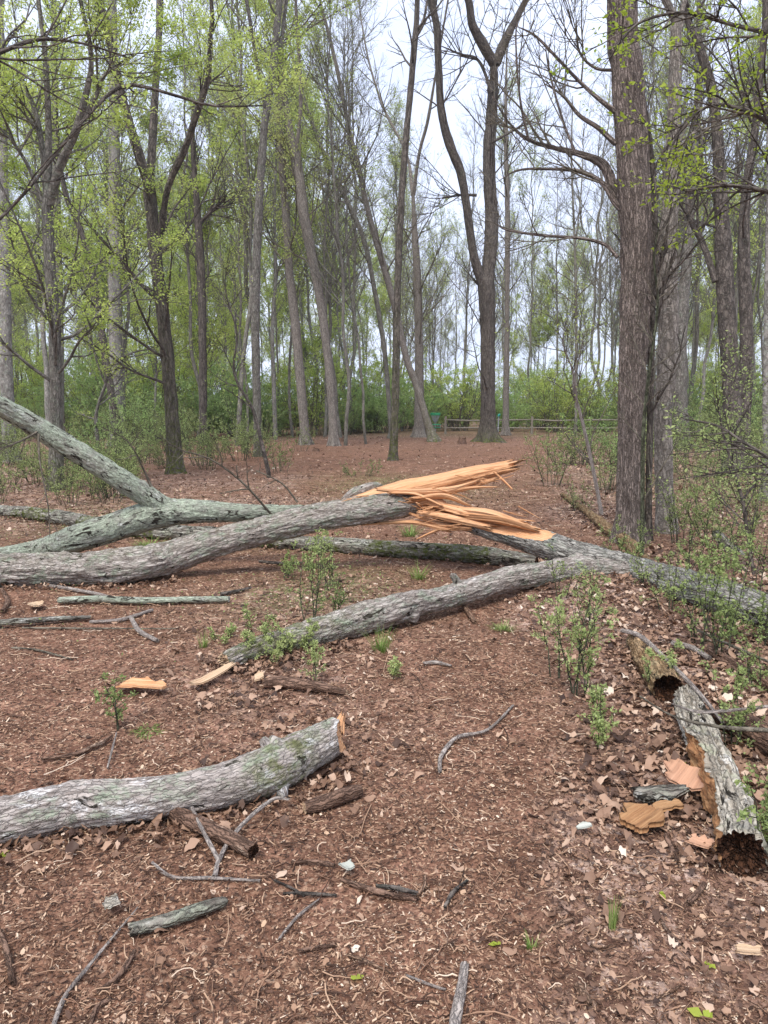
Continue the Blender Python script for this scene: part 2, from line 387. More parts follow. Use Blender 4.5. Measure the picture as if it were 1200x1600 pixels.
plain('fence_wood', (.25, .22, .175), .9); plain('basket_green', (.03, .22, .09)); plain('galvanised', (.35, .37, .38), .5); plain('teal_cap', (.05, .35, .28))
# ------------------------------------------------------------------ ground sheet
def litter_at(x, y):                                  # 0 bare trodden soil .. 1 leaf litter
    x = np.asarray(x, float); y = np.asarray(y, float)
    r = x / np.maximum(y, .5); nz_ = (v2(x / 1.1, y / 1.1, 21) - .5)
    a = sst(r + nz_ * .18, .17, .30) * sst(9.5 - y, 0, 2)                       # right bank
    a = np.maximum(a, sst(r + nz_ * .1, .20, .27) * sst(y, 8, 12))
    a = np.maximum(a, sst(-r + nz_ * .25, .30, .42) * sst(y, 8.5, 11))            # far left
    a = np.maximum(a, .9 * np.exp(-((x + .62) ** 2 / .35 + (y - 4.25) ** 2 / .5)))      # by the limb's end
    a = np.maximum(a, .8 * np.exp(-((x + .55) ** 2 / .6 + (y - 5.9) ** 2 / 1.2)))
    a = np.maximum(a, .55 * np.exp(-((x + .35) ** 2 / .25 + (y - 3.5) ** 2 / .2)))
    a = np.maximum(a, .35 * sst(y, 26, 40)); a = np.maximum(a, .8 * sst(-r + nz_ * .3, .06, .22) * sst(y, 9, 12) * sst(22 - y, 0, 6)); a = np.maximum(a, .8 * sst(-r + nz_ * .2, .2, .32) * sst(y, 18, 24))
    a = np.maximum(a, sst(np.abs(r), .42, .52) * sst(y, 12, 20))
    return np.clip(a * (.75 + nz_ * 1.2), 0, 1)
def green_at(x, y):
    g = .9 * np.exp(-((x + .55) ** 2 / .5 + (y - 6.4) ** 2 / .8)) + .9 * np.exp(-((x - .1) ** 2 / 3 + (y - 15.5) ** 2 / 6)) + .5 * sst(y, 38, 46)
    g = g + .9 * np.exp(-((x - 7) ** 2 / 6 + (y - 15) ** 2 / 30)) + .7 * np.exp(-((x + 4.5) ** 2 / 2 + (y - 11) ** 2 / 5)) + .9 * np.exp(-((x + 1) ** 2 / .6 + (y - 8.6) ** 2 / .2))
    return np.clip(g * (v2(x, y, 31) * 1.6), 0, 1)
def axis(lo, hi, s0, k):
    a = [0.0]
    while a[-1] < hi: a.append(a[-1] + s0 + a[-1] * k)
    b = [0.0]
    while b[-1] < -lo: b.append(b[-1] + s0 + b[-1] * k)
    return np.array([-v for v in b[:0:-1]] + a)
gx_ = axis(-350, 350, .03, .018); gy_ = axis(-40, 500, .035, .009)
X, Y = np.meshgrid(gx_, gy_)
Z = gh(X, Y)
near = (Y < 14) & (np.abs(X) < 7)
Z = Z + np.where(near, .016 * (v2(X / .07, Y / .07, 8) - .5), 0) + sst(np.hypot(X, Y), 120, 400) * 2.0
gm = MB(); ny, nx = X.shape
ii = (np.arange(ny - 1)[:, None] * nx + np.arange(nx - 1)[None]).ravel()
bkg = np.stack([green_at(X, Y), np.zeros_like(X), np.zeros_like(X)], -1)
gm.add(np.stack([X, Y, Z], -1), np.stack([ii, ii + 1, ii + nx + 1, ii + nx], 1), None, bkg, litter_at(X, Y))
tag(gm.build('ground', ground_mat()), 'reddish brown forest floor with trodden dirt path', kind='structure')
# ------------------------------------------------------------------ wood litter, dead leaves, twigs
rs = np.random.default_rng(5)
def scatter(n, y0, y1, rng, power=1.0):               # about even per picture area
    u = rng.random(n); y = y0 * (y1 / y0) ** (u ** power); x = rng.uniform(-.6, .6, n) * (y + .3); return x, y
def chips():
    mb = MB(); n = 420000; x, y = scatter(n, .95, 16, rs, .85)
    keep = rs.random(n) > .45 * litter_at(x, y) * sst(y, 2.2, 3); keep &= rs.random(n) < .25 + 1.25 * v2(x / .25, y / .25, 77); x, y = x[keep], y[keep]; n = len(x)
    f = np.clip((y / 2.5) ** .45, .75, 2.2)
    ln = rs.lognormal(math.log(.0098), .55, n) * f; wd = np.minimum(ln * rs.uniform(.10, .55, n), .007 * f)
    ln = np.minimum(ln, .06)
    a = rs.uniform(0, 2 * PI, n); tl = rs.normal(0, .22, n)
    z = gh(x, y) + np.where((y < 14), .016 * (v2(x / .07, y / .07, 8) - .5), 0) + rs.uniform(.001, .007, n)
    d = np.stack([np.cos(a) * np.cos(tl), np.sin(a) * np.cos(tl), np.sin(tl)], 1)
    s_ = nrm(np.stack([-np.sin(a), np.cos(a), rs.normal(0, .35, n)], 1)); c = np.stack([x, y, z], 1)
    hl = d * ln[:, None] / 2; hw = s_ * wd[:, None] / 2
    V = np.stack([c - hl - hw * .6, c - hl * .6 + hw, c + hl + hw * .5, c + hl * .7 - hw], 1)
    tt = np.clip(rs.beta(1.05, 1.5, n) + .12 * (v2(x / .5, y / .5, 6) - .5) * 2, 0, 1)
    mb.add(V, np.arange(n * 4).reshape(n, 4), None, None, np.repeat(tt, 4))
    tag(mb.build('wood_litter', MATS['chip'], smooth=False), 'fine wood chips and needles strewn over the soil', 'litter', kind='stuff')
chips()
def leaf_shapes(mb, x, y, z, size, yaw, rng, tints, curl=.5, tilt=.35):
    # lobed oak / maple like outline, curled: 2 rings of vertices
    n = len(x); K = 11; th = np.linspace(0, 2 * PI, K, endpoint=False)
    lob = np.array([1.0, .68, .82, .55, .66, .5, .5, .66, .5, .8, .66])
    r = size[:, None] * (lob[None] ** rng.uniform(.2, 1.5, (n, 1))) * rng.uniform(.6, 1.2, (n, K)) * .62
    el = rng.uniform(.55, 1.0, n)[:, None]
    lx = r * np.cos(th)[None]; ly = r * np.sin(th)[None] * el
    c1 = rng.normal(0, curl, n)[:, None] / size[:, None]; c2 = rng.normal(.1, curl, n)[:, None] / size[:, None]
    lz = c1 * lx ** 2 + c2 * ly ** 2 + rng.normal(0, .07, (n, K)) * size[:, None]
    mx_ = lx * .45; my_ = ly * .45; mz = c1 * mx_ ** 2 + c2 * my_ ** 2
    cx = np.zeros((n, 1))
    LX = np.concatenate([cx, mx_, lx], 1); LY = np.concatenate([cx, my_, ly], 1); LZ = np.concatenate([cx, mz, lz], 1)
    t1 = rng.normal(0, tilt, n)[:, None]; t2 = rng.normal(0, tilt, n)[:, None]
    LZ2 = np.clip(LZ, -.5 * size[:, None], .5 * size[:, None]) + LX * t1 + LY * t2
    mn = LZ2.min(1, keepdims=True)
    cy, sy = np.cos(yaw)[:, None], np.sin(yaw)[:, None]
    V = np.stack([LX * cy - LY * sy + x[:, None], LX * sy + LY * cy + y[:, None], LZ2 - mn * .75 + z[:, None]], -1)
    M = 2 * K + 1; tri = [[0, 1 + k, 1 + (k + 1) % K] for k in range(K)]; qd = [[1 + k, 1 + K + k, 1 + K + (k + 1) % K, 1 + (k + 1) % K] for k in range(K)]
    o = (np.arange(n) * M)[:, None, None]
    mb.add(V, (o + np.array(qd)[None]).reshape(-1, 4), (o + np.array(tri)[None]).reshape(-1, 3), None, np.repeat(tints, M))
def dead_leaves():
    mb = MB(); n = 170000; x, y = scatter(n, 1.2, 50, rs, .8); lt = litter_at(x, y) * (.25 + .75 * sst(y + .25 * (v2(x / .4, y / .4, 61) - .5), 2.2, 3.0))
    keep = rs.random(n) < np.clip(lt * .8, np.where(y > 8, .14, .008), 1) * (.4 + 1.2 * v2(x / .4, y / .4, 9)); x, y = x[keep], y[keep]; n = len(x)
    sz = (rs.uniform(.011, .028, n) + .030 * rs.random(n) ** 3) * (.85 + .3 * (y > 2.6) + .3 * sst(x / y, .22, .32) * sst(y, 2.5, 3.0)) * np.clip((y / 6) ** .35, 1, 1.8)
    z = gh(x, y) + rs.uniform(.002, .028, n) * (.2 + litter_at(x, y))
    tt = np.clip(rs.beta(1.3, 1.5, n) + .25 * (v2(x / .8, y / .8, 15) - .5), 0, 1)
    leaf_shapes(mb, x, y, z, sz, rs.uniform(0, 6.28, n), rs, tt, .7, .32)
    tag(mb.build('leaf_litter', MATS['dead_leaf'], smooth=True), 'dry brown dead leaves lying thick on the ground', 'litter', kind='stuff')
dead_leaves()
def twig_litter():
    mb = MB(); n = 8000; x, y = scatter(n, 1.1, 26, rs, .85); a = rs.uniform(0, 6.28, n); ln = rs.lognormal(math.log(.06), .6, n) * np.clip((y / 3) ** .5, .8, 2.4)
    k = 5; pts = np.zeros((n, k + 1, 3)); d = a.copy(); cx, cy = x.copy(), y.copy(); cv = rs.normal(0, .2, n)
    for i in range(k + 1):
        pts[:, i, 0] = cx; pts[:, i, 1] = cy; pts[:, i, 2] = gh(cx, cy) + .009 + .012 * rs.random(n); cx = cx + np.cos(d) * ln / k; cy = cy + np.sin(d) * ln / k; d = d + cv + rs.normal(0, .14, n)
    r = (rs.uniform(.0008, .0030, n) * np.clip((y / 3) ** .4, .9, 2))[:, None] * np.linspace(1, .6, k + 1)[None]
    tt = np.repeat(np.clip(rs.beta(1.0, 1.3, n), 0, 1)[:, None], k + 1, 1)
    tubes(mb, pts, r, 5, tt)
    # dark bark flakes
    n = 5000; x, y = scatter(n, 1.1, 20, rs, .85); a = rs.uniform(0, 6.28, n); f = np.clip((y / 3) ** .4, .9, 2); ln = rs.uniform(.010, .030, n) * f; wd = ln * rs.uniform(.2, .6, n); nn = nrm(np.stack([rs.normal(0, .3, n), rs.normal(0, .3, n), np.ones(n)], 1))
    d = np.stack([np.cos(a), np.sin(a), 0 * a], 1); d = nrm(d - nn * (d * nn).sum(1, keepdims=True)); e = np.cross(nn, d); c = np.stack([x, y, gh(x, y) + rs.uniform(.006, .014, n)], 1); L1 = (d * ln[:, None]) / 2; W1 = (e * wd[:, None]) / 2
    V = np.stack([c - L1 - W1 * .6, c - L1 * .7 + W1, c + L1 * .5 + W1 * 1.1, c + L1 + W1 * .1, c + L1 * .6 - W1, c - L1 * .2 - W1 * 1.2], 1)
    o = (np.arange(n) * 6)[:, None, None]; mb.add(V, (o + np.array([[0, 1, 2, 5], [5, 2, 3, 4]])[None]).reshape(-1, 4), None, None, np.repeat(np.clip(rs.beta(1.1, 2.0, n), 0, 1), 6))
    tag(mb.build('twig_litter', MATS['chip']), 'thin twigs and bark flakes scattered over the forest floor', 'litter', kind='stuff')
twig_litter()
# ------------------------------------------------------------------ log builder
def logmesh(ctrl, sides=80, ds=.014, seed=0, amp=.010, st=.2, fq=34, lump=.05, cut=None, knobs=(), flat=1.0, moss=None, capn=5, capd=(.02, .02), crumb=.25, jag=(0, 0), ell=None):
    """ctrl rows x,y,z,r.  returns dict of vertex arrays; cut(t)-> clamp level or None"""
    c = spline(ctrl, ds=ds); pts = c[None, :, :3]; r = c[:, 3]; M = len(c)
    T, U, W = [q[0] for q in frames(pts)]
    # turn frame so that W is close to up
    up = np.array([0, 0, 1.0]); Wn = nrm(up - T * (T @ up)[:, None]) if abs(T[:, 2]).mean() < .8 else W
    Un = np.cross(T, Wn); Un = nrm(Un)
    th = np.arange(sides) * 2 * PI / sides; cs, sn = np.cos(th), np.sin(th)
    s0 = np.concatenate([[0], np.cumsum(np.linalg.norm(np.diff(c[:, :3], axis=0), axis=1))]); R0 = r.mean()
    bk = np.stack(np.broadcast_arrays(cs[None] * R0, sn[None] * R0, s0[:, None]), -1) + seed * 7.13
    f1 = fbm(bk * np.array([fq, fq, fq * st]), seed, 4); rid = 1 - np.abs(f1 * 2 - 1) * 2.2
    low = fbm(bk * np.array([4, 4, 2.2]), seed + 9, 3) - .5
    R = r[:, None] * (1 + lump * 2 * low) - amp * np.clip(rid, 0, 1) + amp * .6 * (fbm(bk * np.array([90, 90, 40]), seed + 3, 2) - .5)
    t = s0 / s0[-1]
    if jag[0]: R[:1] *= 1
    for (kt, kth, kh, kw) in knobs:
        dth = (th[None] - kth + PI) % (2 * PI) - PI; g = np.exp(-(((t[:, None] - kt) * s0[-1] / kw) ** 2 + (dth * R0 / kw) ** 2)); R = R + kh * g
    E = flat if ell is None else np.interp(t, *ell)[:, None]
    off = Un[:, None] * (cs[None] * R)[..., None] + Wn[:, None] * (sn[None] * R * E)[..., None]
    V = c[:, None, :3] + off
    mask = np.zeros(V.shape[:2], bool)
    if cut is not None:
        n_, f = cut; n_ = np.array(n_, float); n_ /= np.linalg.norm(n_)
        h = off @ n_; lv = np.array([f(q) for q in t]) * r; lev = lv[:, None] + .045 * r[:, None] * (fbm(bk * np.array([70, 70, 2.5]), seed + 5, 3) - .5) * 2
        mask = h > lev; V = V - np.where(mask, h - lev, 0)[..., None] * n_; V = V + np.where(mask, r[:, None] * crumb * (fbm(bk * np.array([22, 22, 14]), seed + 6, 4) - .5), 0)[..., None] * n_
    # ragged ends
    for e, (i0, sg) in enumerate(((0, -1), (M - 1, 1))):
        if jag[e]:
            jn = fbm(np.stack([cs * 3 + 5, sn * 3 + seed, 0 * cs], -1), seed + 31, 3) - .5 + .25 * (np.random.default_rng(seed + e).random(sides) - .5)
            V[i0] += sg * T[i0][None] * (jn * jag[e])[:, None]
    tint = np.zeros(V.shape[:2]) if moss is None else np.clip(moss(V, off / np.maximum(R[..., None], 1e-6)), 0, 1)
    return dict(V=V, bk=bk, mask=mask, tint=tint, c=c, T=T, R=R, r=r, M=M, S=sides, U=Un, W=Wn)
def grid_quads(M, S):
    j = (np.arange(M - 1) * S)[:, None]; k = np.arange(S)[None]; k2 = (k + 1) % S
    return np.stack(np.broadcast_arrays(j + k, j + k2, j + S + k2, j + S + k), -1).reshape(-1, 4)
def cap(mb, ring, centre, dirn, bk, rough=.006, seed=0, rings=6, hollow=0.0):
    S = len(ring); V = [ring]; rg = np.random.default_rng(seed)
    for k in range(1, rings + 1):
        f = 1 - k / rings; p = centre + (ring - centre) * f; V.append(p + dirn * (rg.normal(0, rough, S)[:, None] * (1 if k < rings else 0) - hollow * (1 - f ** 2)))
    V = np.array(V); B = V.copy(); mb.add(V, grid_quads(rings + 1, S), None, np.stack([V[..., 0], V[..., 2], V[..., 1]], -1) if bk is None else bk)
def build_log(root, L_, mat, wmat='fresh_wood', ends=(None, None), pname='bark', hollow=(0, 0), rough=.006, wname='split_wood'):
    q = grid_quads(L_['M'], L_['S']); m = L_['mask'].ravel(); fm = m[q].all(1)
    mb = MB(); mb.add(L_['V'], q[~fm], None, L_['bk'], L_['tint'].ravel())
    for e, i0 in ((0, 0), (1, -1)):
        if ends[e] == 'bark': cap(mb, L_['V'][i0], L_['V'][i0].mean(0), L_['T'][i0] * (1 if e else -1), None, rough, 3)
    o = mb.build(pname, MATS[mat], root)
    if fm.any():
        w_ = MB(); w_.add(L_['V'], q[fm], None, L_['bk'] * np.array([1.0, 1, 1]), 0.0); w_.build(wname, MATS[wmat], root)
    for e, i0 in ((0, 0), (1, -1)):
        if ends[e] and ends[e] != 'bark':
            w_ = MB(); ring = L_['V'][i0]; ctr = ring.mean(0)
            cap(w_, ring, ctr, L_['T'][i0] * (1 if e else -1), None, rough, 5 + e, 8, hollow[e]); w_.build('broken_end', MATS[ends[e]], root)
    return o
def pt(px, py, wpx, D): p = P(px, py, D); return [*p, wpx / 2 * mpp(p)]
def gp(px, py, wpx, lift=0.0): p = G(px, py, lift, wpx * .86); return [*p, wpx / 2 * mpp(p)]
def sub_under(rows):
    return rows
def shard(mb, pts_, seed, th=.35, ridge=.25, sides=44):
    """fibrous splinter: rows x,y,z,halfwidth; flattened, with lengthwise ridges and ragged tip"""
    L_ = logmesh(pts_, sides=sides, ds=.02, seed=seed, amp=0, lump=.12, fq=30)
    bk = L_['bk']; R0 = L_['r'].mean()
    rid = (fbm(bk * np.array([90, 90, 1.6]), seed, 4) - .5) * 3
    c = L_['c'][:, None, :3]; off = L_['V'] - c
    # flatten along a seeded direction
    rg = np.random.default_rng(seed); a = rg.uniform(-.5, .5); W_ = L_['W'][:, None] * math.cos(a) + L_['U'][:, None] * math.sin(a)
    hh = (off * W_).sum(-1, keepdims=True); off = off - W_ * hh * (1 - th)
    off = off * (1 + ridge * rid[..., None])
    V = c + off
    T = L_['T']; jn = rg.normal(0, 1, L_['S']) * L_['r'][-1] * 1.2; V[-1] += T[-1] * jn[:, None]; V[0] -= T[0] * (rg.normal(0, 1, L_['S']) * L_['r'][0] * .6)[:, None]
    mb.add(V, grid_quads(L_['M'], L_['S']), None, bk)
    for i0, sg in ((0, -1), (-1, 1)): cap(mb, V[i0], V[i0].mean(0), T[i0] * sg, None, .003, seed, 3)

def fibres(root, areas, seed):
    mb = MB(); rg = np.random.default_rng(seed)
    for (px, py, D, dx, dy, n, sprd) in areas:
        for k in range(n // 2):
            x0 = px + rg.normal(0, sprd); y0 = py + rg.normal(0, sprd * .45); l = rg.uniform(.4, 1.3); a = rg.normal(0, .12); ex, ey = dx * l * math.cos(a) - dy * l * math.sin(a), dx * l * math.sin(a) + dy * l * math.cos(a)
            d1 = D + rg.normal(0, .03); wd = rg.uniform(.7, 2.4); c = spline([pt(x0, y0, wd, d1), pt(x0 + ex * .5, y0 + ey * .5 + rg.normal(0, .5), wd * .8, d1 + rg.normal(0, .02)), pt(x0 + ex, y0 + ey + rg.normal(0, .9), .5, d1 + rg.normal(0, .04))], n=6)
            tubes(mb, c[None, :, :3], c[None, :, 3], 4)
    mb.build('fibres', MATS['fresh_wood'], root)
# ------------------------------------------------------------------ A: the split trunk coming down from the right
PU = PI / 2
def top_moss(k): return lambda V, o: k * np.clip(o[..., 2] + .2, 0, 1)
A_ = [gp(1300, 998, 62.7), gp(1215, 962, 60.8), gp(1100, 925, 60.8), pt(1000, 901, 60.8, 6.42), pt(930, 880, 57.0, 6.55), pt(870, 857, 47.5, 6.7), pt(800, 832, 47.5, 6.9), pt(740, 812, 43.7, 7.05), pt(700, 802, 36.1, 7.15), pt(668, 794, 20.9, 7.25)]
root = empty('fallen_tree', A_[2][:3], 'grey fallen trunk on the right with orange split top and limb reaching the path', 'fallen tree')
_al = np.concatenate([[0], np.cumsum([np.linalg.norm(np.array(A_[i + 1][:3]) - np.array(A_[i][:3])) for i in range(len(A_) - 1)])]); _al /= _al[-1]; TA = _al[5]
def cutA(t): return np.interp(t, [0, TA - .02, TA + .03, TA + .10, TA + .2, 1], [2, 1.5, .7, .45, .1, -.2])
build_log(root, logmesh(A_, 110, .012, 1, .018, .16, 26, .09, cut=((.0, -.55, .83), cutA), moss=top_moss(0)), 'trunk_bark', 'fresh_wood', ('trunk_bark', 'fresh_wood'), 'trunk')
C_ = [pt(975, 893, 37.6, 6.45), pt(920, 888, 43.2, 6.36), pt(870, 894, 41.4, 6.2), pt(800, 904, 39.5, 5.95), pt(740, 921, 39.5, 5.75), pt(690, 935, 38, 5.55), pt(640, 944, 43.2, 5.35), pt(590, 960, 50.8, 5.15), gp(520, 980, 48.9), gp(450, 1000, 43.2), gp(400, 1014, 39.5), gp(350, 1034, 32.0)]
L_ = logmesh(C_, 84, .012, 2, .014, .2, 30, .10, knobs=((.60, 4.1, .05, .05), (.18, 1.2, .02, .03)), moss=lambda V, o: .8 * sst(-V[..., 0], -.1, .9) * (o[..., 2] > -.5) + 0 * V[..., 0])
build_log(root, L_, 'grey_bark', 'fresh_wood', (None, 'tan_wood'), 'limb', rough=.012)
S_ = [([(725, 806, 26, 7.0), (785, 812, 28, 6.86), (838, 828, 12, 6.76)], 11), ([(700, 796, 20, 7.1), (760, 803, 30, 6.92), (815, 818, 16, 6.8)], 12),
      ([(662, 784, 8, 7.12), (710, 795, 20, 7.02), (760, 808, 16, 6.9)], 13), ([(655, 800, 10, 7.05), (700, 808, 18, 6.98), (760, 822, 14, 6.88)], 14),
      ([(735, 826, 16, 6.95), (690, 820, 16, 7.05), (640, 802, 8, 7.15)], 15), ([(700, 828, 14, 7.0), (650, 817, 13, 7.12), (600, 817, 9, 7.2), (566, 820, 4, 7.25)], 16),
      ([(700, 822, 9, 7.05), (675, 832, 8, 7.02), (652, 842, 4, 6.98)], 17), ([(690, 800, 10, 7.2), (665, 788, 9, 7.2), (648, 772, 3, 7.2)], 18)]
for rows, sd_ in S_: mb = MB(); shard(mb, [pt(*r_) for r_ in rows], sd_, .5); mb.build('splinter', MATS['fresh_wood'], root)
fibres(root, [(690, 800, 7.02, -34, 6, 26, 14), (720, 812, 6.95, -44, 2, 22, 14), (800, 812, 6.8, 30, 8, 18, 18), (660, 792, 7.08, -22, -8, 14, 8)], 5)
def stub(root, rows, seed, mat, end='tan_wood'):
    L_ = logmesh([pt(*q) for q in rows], 40, .008, seed, .006, .3, 34, .15, jag=(0, .03)); mb = MB(); mb.add(L_['V'], grid_quads(L_['M'], L_['S']), None, L_['bk']); cap(mb, L_['V'][-1], L_['V'][-1].mean(0), L_['T'][-1], None, .004, seed, 4); mb.build('branch_stub', MATS[mat], root)
stub(root, [(606, 952, 40, 5.2), (582, 968, 30, 5.14), (566, 988, 18, 5.06)], 81, 'grey_bark')
stub(root, [(905, 880, 34, 6.45), (880, 888, 26, 6.3), (862, 884, 16, 6.2)], 82, 'grey_bark')
stub(root, [(720, 925, 24, 5.7), (712, 905, 14, 5.66), (706, 898, 9, 5.64)], 83, 'grey_bark')
# ------------------------------------------------------------------ B: the long left trunk with its splintered end
B_ = [gp(-120, 896, 53.9), gp(-30, 893, 53.9), gp(60, 890, 53.9), gp(140, 888, 55.8, .01), gp(210, 882, 55.8, .03), pt(270, 868, 53.9, 6.95), pt(330, 851, 46.5, 7.0), pt(400, 832, 46.5, 7.05), pt(500, 808, 46.5, 7.12), pt(580, 796, 46.5, 7.18), pt(635, 789, 40.9, 7.22), pt(660, 789, 31.6, 7.25)]
root = empty('fallen_tree', B_[2][:3], 'long grey barked fallen trunk on the left ending in a long orange splintered break', 'fallen tree')
build_log(root, logmesh(B_, 110, .012, 3, .018, .18, 26, .09, knobs=((.36, 4.4, .03, .09), (.27, 1.4, .03, .05)), moss=lambda V, o: .22 * np.clip(o[..., 2], 0, 1)), 'grey_bark', 'fresh_wood', (None, 'fresh_wood'), 'trunk', rough=.02)
S_ = [([(505, 800, 10, 7.25), (560, 784, 30, 7.3), (620, 768, 40, 7.32), (680, 754, 36, 7.32), (740, 741, 34, 7.3), (799, 729, 22, 7.26)], 21, .5), ([(570, 772, 10, 7.38), (640, 755, 14, 7.4), (720, 738, 14, 7.38), (795, 722, 9, 7.34)], 22, .5),
      ([(600, 786, 28, 7.22), (660, 774, 34, 7.24), (720, 762, 24, 7.22), (775, 748, 10, 7.2)], 23, .35), ([(640, 782, 20, 7.15), (700, 768, 18, 7.15), (740, 762, 10, 7.12), (778, 761, 3, 7.1)], 24, .4),
      ([(650, 780, 20, 7.1), (695, 776, 18, 7.06), (733, 790, 6, 7.0)], 25, .3), ([(610, 770, 8, 7.1), (650, 772, 9, 7.08), (690, 790, 5, 7.0)], 26, .4),
      ([(655, 785, 22, 7.18), (680, 782, 20, 7.12), (700, 792, 8, 7.05)], 27, .4), ([(772, 737, 3, 7.2), (786, 750, 3.5, 7.15), (800, 764, 2.5, 7.1)], 28, .6),
      ([(430, 818, 4, 7.2), (500, 800, 9, 7.22), (560, 786, 14, 7.24), (610, 776, 14, 7.2)], 29, .5), ([(590, 765, 8, 7.15), (640, 768, 14, 7.13), (700, 765, 14, 7.12), (745, 752, 7, 7.15)], 30, .5)]
for rows, sd_, th_ in S_: mb = MB(); shard(mb, [pt(*r_) for r_ in rows], sd_, th_ + .1); mb.build('splinter', MATS['fresh_wood'], root)
fibres(root, [(690, 768, 7.14, 36, 8, 30, 16), (640, 780, 7.12, 30, 6, 20, 12), (770, 738, 7.18, 26, -3, 22, 10), (560, 785, 7.16, -34, 10, 18, 14), (660, 788, 7.1, 24, 16, 14, 8), (745, 750, 7.14, 30, 4, 16, 12)], 6)
mb = MB(); L_ = logmesh([pt(535, 783, 10, 7.4), pt(556, 770, 20, 7.42), pt(585, 760, 16, 7.44), pt(598, 760, 6, 7.44)], 40, .012, 4, .01); mb.add(L_['V'], grid_quads(L_['M'], L_['S']), None, L_['bk']); mb.build('bark_flap', MATS['grey_bark'], root)
# ------------------------------------------------------------------ D + E: the forked lichen limb behind B
D_ = [gp(-110, 885, 34.8), gp(-20, 876, 36.5), gp(60, 862, 40.0, .02), pt(120, 842, 45.2, 7.35), pt(190, 820, 45.2, 7.45), pt(245, 804, 45.2, 7.5), pt(300, 799, 38.3, 7.55), pt(380, 801, 27.8, 7.6), pt(450, 799, 20.9, 7.62), pt(478, 794, 12.2, 7.62)]
root = empty('fallen_limb', D_[1][:3], 'forked pale green lichen covered limb rising to the upper left behind the grey trunk', 'fallen limb')
build_log(root, logmesh(D_, 90, .012, 5, .010, .3, 26, .09), 'lichen_bark', 'fresh_wood', (None, 'dark_tree_bark'), 'limb')
E_ = [pt(-160, 560, 27.2, 6.2), pt(-60, 602, 28.8, 6.6), pt(0, 634, 30.4, 6.8), pt(60, 669, 33.6, 7.0), pt(120, 706, 35.2, 7.15), pt(180, 744, 35.2, 7.3), pt(228, 775, 35.2, 7.45), pt(262, 793, 32.0, 7.5), pt(300, 799, 27.2, 7.53)]
build_log(root, logmesh(E_, 90, .012, 6, .010, .3, 26, .09, knobs=((.80, 1.5, .02, .03),)), 'lichen_bark', 'fresh_wood', (None, None), 'forked_limb')
rg = np.random.default_rng(3); mb = MB()
def twiglet(mb, rows, kidn=5, seed=0, rmin=.0015, up=.02):
    rg = np.random.default_rng(seed); c = spline(rows, n=12); p = c[None, :, :3]; r = c[None, :, 3]
    tubes(mb, p, r, 6)
    if kidn:
        p2, r2 = kids(p, r, kidn, .2, .95, .5, 1.1, .35, .6, 5, .12, up, rg, rmin=rmin); tubes(mb, p2, r2, 4)
        p3, r3 = kids(p2, r2, 3, .3, .95, .5, 1.0, .45, .6, 4, .12, up, rg, rmin=rmin); tubes(mb, p3, r3, 3)
    return p, r
mb = MB(); twiglet(mb, [pt(236, 760, 5, 7.3), pt(225, 735, 3, 7.25), pt(200, 690, 2, 7.1), pt(160, 668, 1.5, 6.9)], 5, 1); mb.build('twig', MATS['twig_bark'], root)
mb = MB(); twiglet(mb, [pt(58, 675, 4, 6.9), pt(30, 690, 3, 6.7), pt(-10, 705, 2, 6.4)], 6, 2, up=-.05); mb.build('twig', MATS['twig_bark'], root)
mb = MB(); twiglet(mb, [pt(60, 678, 4, 6.9), pt(62, 720, 3, 6.8), pt(75, 790, 2, 6.7), pt(78, 840, 1.2, 6.7)], 4, 5, up=-.12); mb.build('twig', MATS['twig_bark'], root)
mb = MB(); twiglet(mb, [pt(425, 805, 4, 7.5), pt(380, 755, 3.4, 7.3), pt(330, 718, 2.6, 7.1), pt(280, 702, 2, 6.9), pt(250, 680, 1.4, 6.8)], 6, 3); mb.build('twig', MATS['twig_bark'], root)
mb = MB(); twiglet(mb, [pt(465, 785, 3, 7.5), pt(440, 755, 2.4, 7.5), pt(400, 735, 1.6, 7.5)], 3, 4); mb.build('twig', MATS['twig_bark'], root)
# ------------------------------------------------------------------ F: mossy log lying behind
F_ = [gp(-60, 796, 16), gp(0, 798, 18), gp(60, 804, 22), gp(120, 813, 24), gp(200, 829, 24), gp(330, 834, 23), gp(430, 846, 24), gp(520, 852, 27), gp(600, 857, 29), gp(700, 863, 29), gp(780, 871, 28), gp(838, 879, 22)]
root = empty('mossy_log', F_[5][:3], 'long mossy old log lying flat on the ground behind the crossing trunks', 'log')
build_log(root, logmesh(F_, 60, .018, 7, .013, .12, 26, .10, moss=lambda V, o: .9 * (vn(V * 3.0) > .52) * 1.0), 'old_log_bark', 'tan_wood', ('old_log_bark', 'dark_hollow'), 'bark')
# ------------------------------------------------------------------ G: foreground sawn log
G_ = [gp(-160, 1300, 76), gp(-60, 1292, 76), gp(0, 1284, 74), gp(60, 1271, 76), gp(120, 1257, 76), gp(200, 1252, 72), gp(290, 1240, 68), gp(370, 1222, 72), gp(430, 1200, 76), gp(480, 1173, 66, .01), gp(512, 1156, 60, .02), gp(529, 1147, 57, .03)]
root = empty('cut_log', G_[4][:3], 'thick grey foreground log at left with an orange broken end and a knobbly bend', 'log')
L_ = logmesh(G_, 150, .006, 8, .0075, .28, 36, .07, knobs=((.36, 1.5, .014, .022), (.60, 1.7, .006, .02), (.83, 4.45, .042, .030), (.80, 1.9, .034, .028), (.845, 1.3, .012, .02), (.2, 2.2, .008, .02)), moss=lambda V, o: .75 * np.exp(-((V[..., 0] + .42) / .13) ** 2), jag=(0, .03), cut=((.80, -.58, .12), lambda t: np.interp(t, [0, .955, .97, 1], [2, 1.3, .7, .3])))
build_log(root, L_, 'cut_bark', 'fresh_wood', (None, 'fresh_wood'), 'bark', hollow=(0, -.012), rough=.004)
mb = MB()
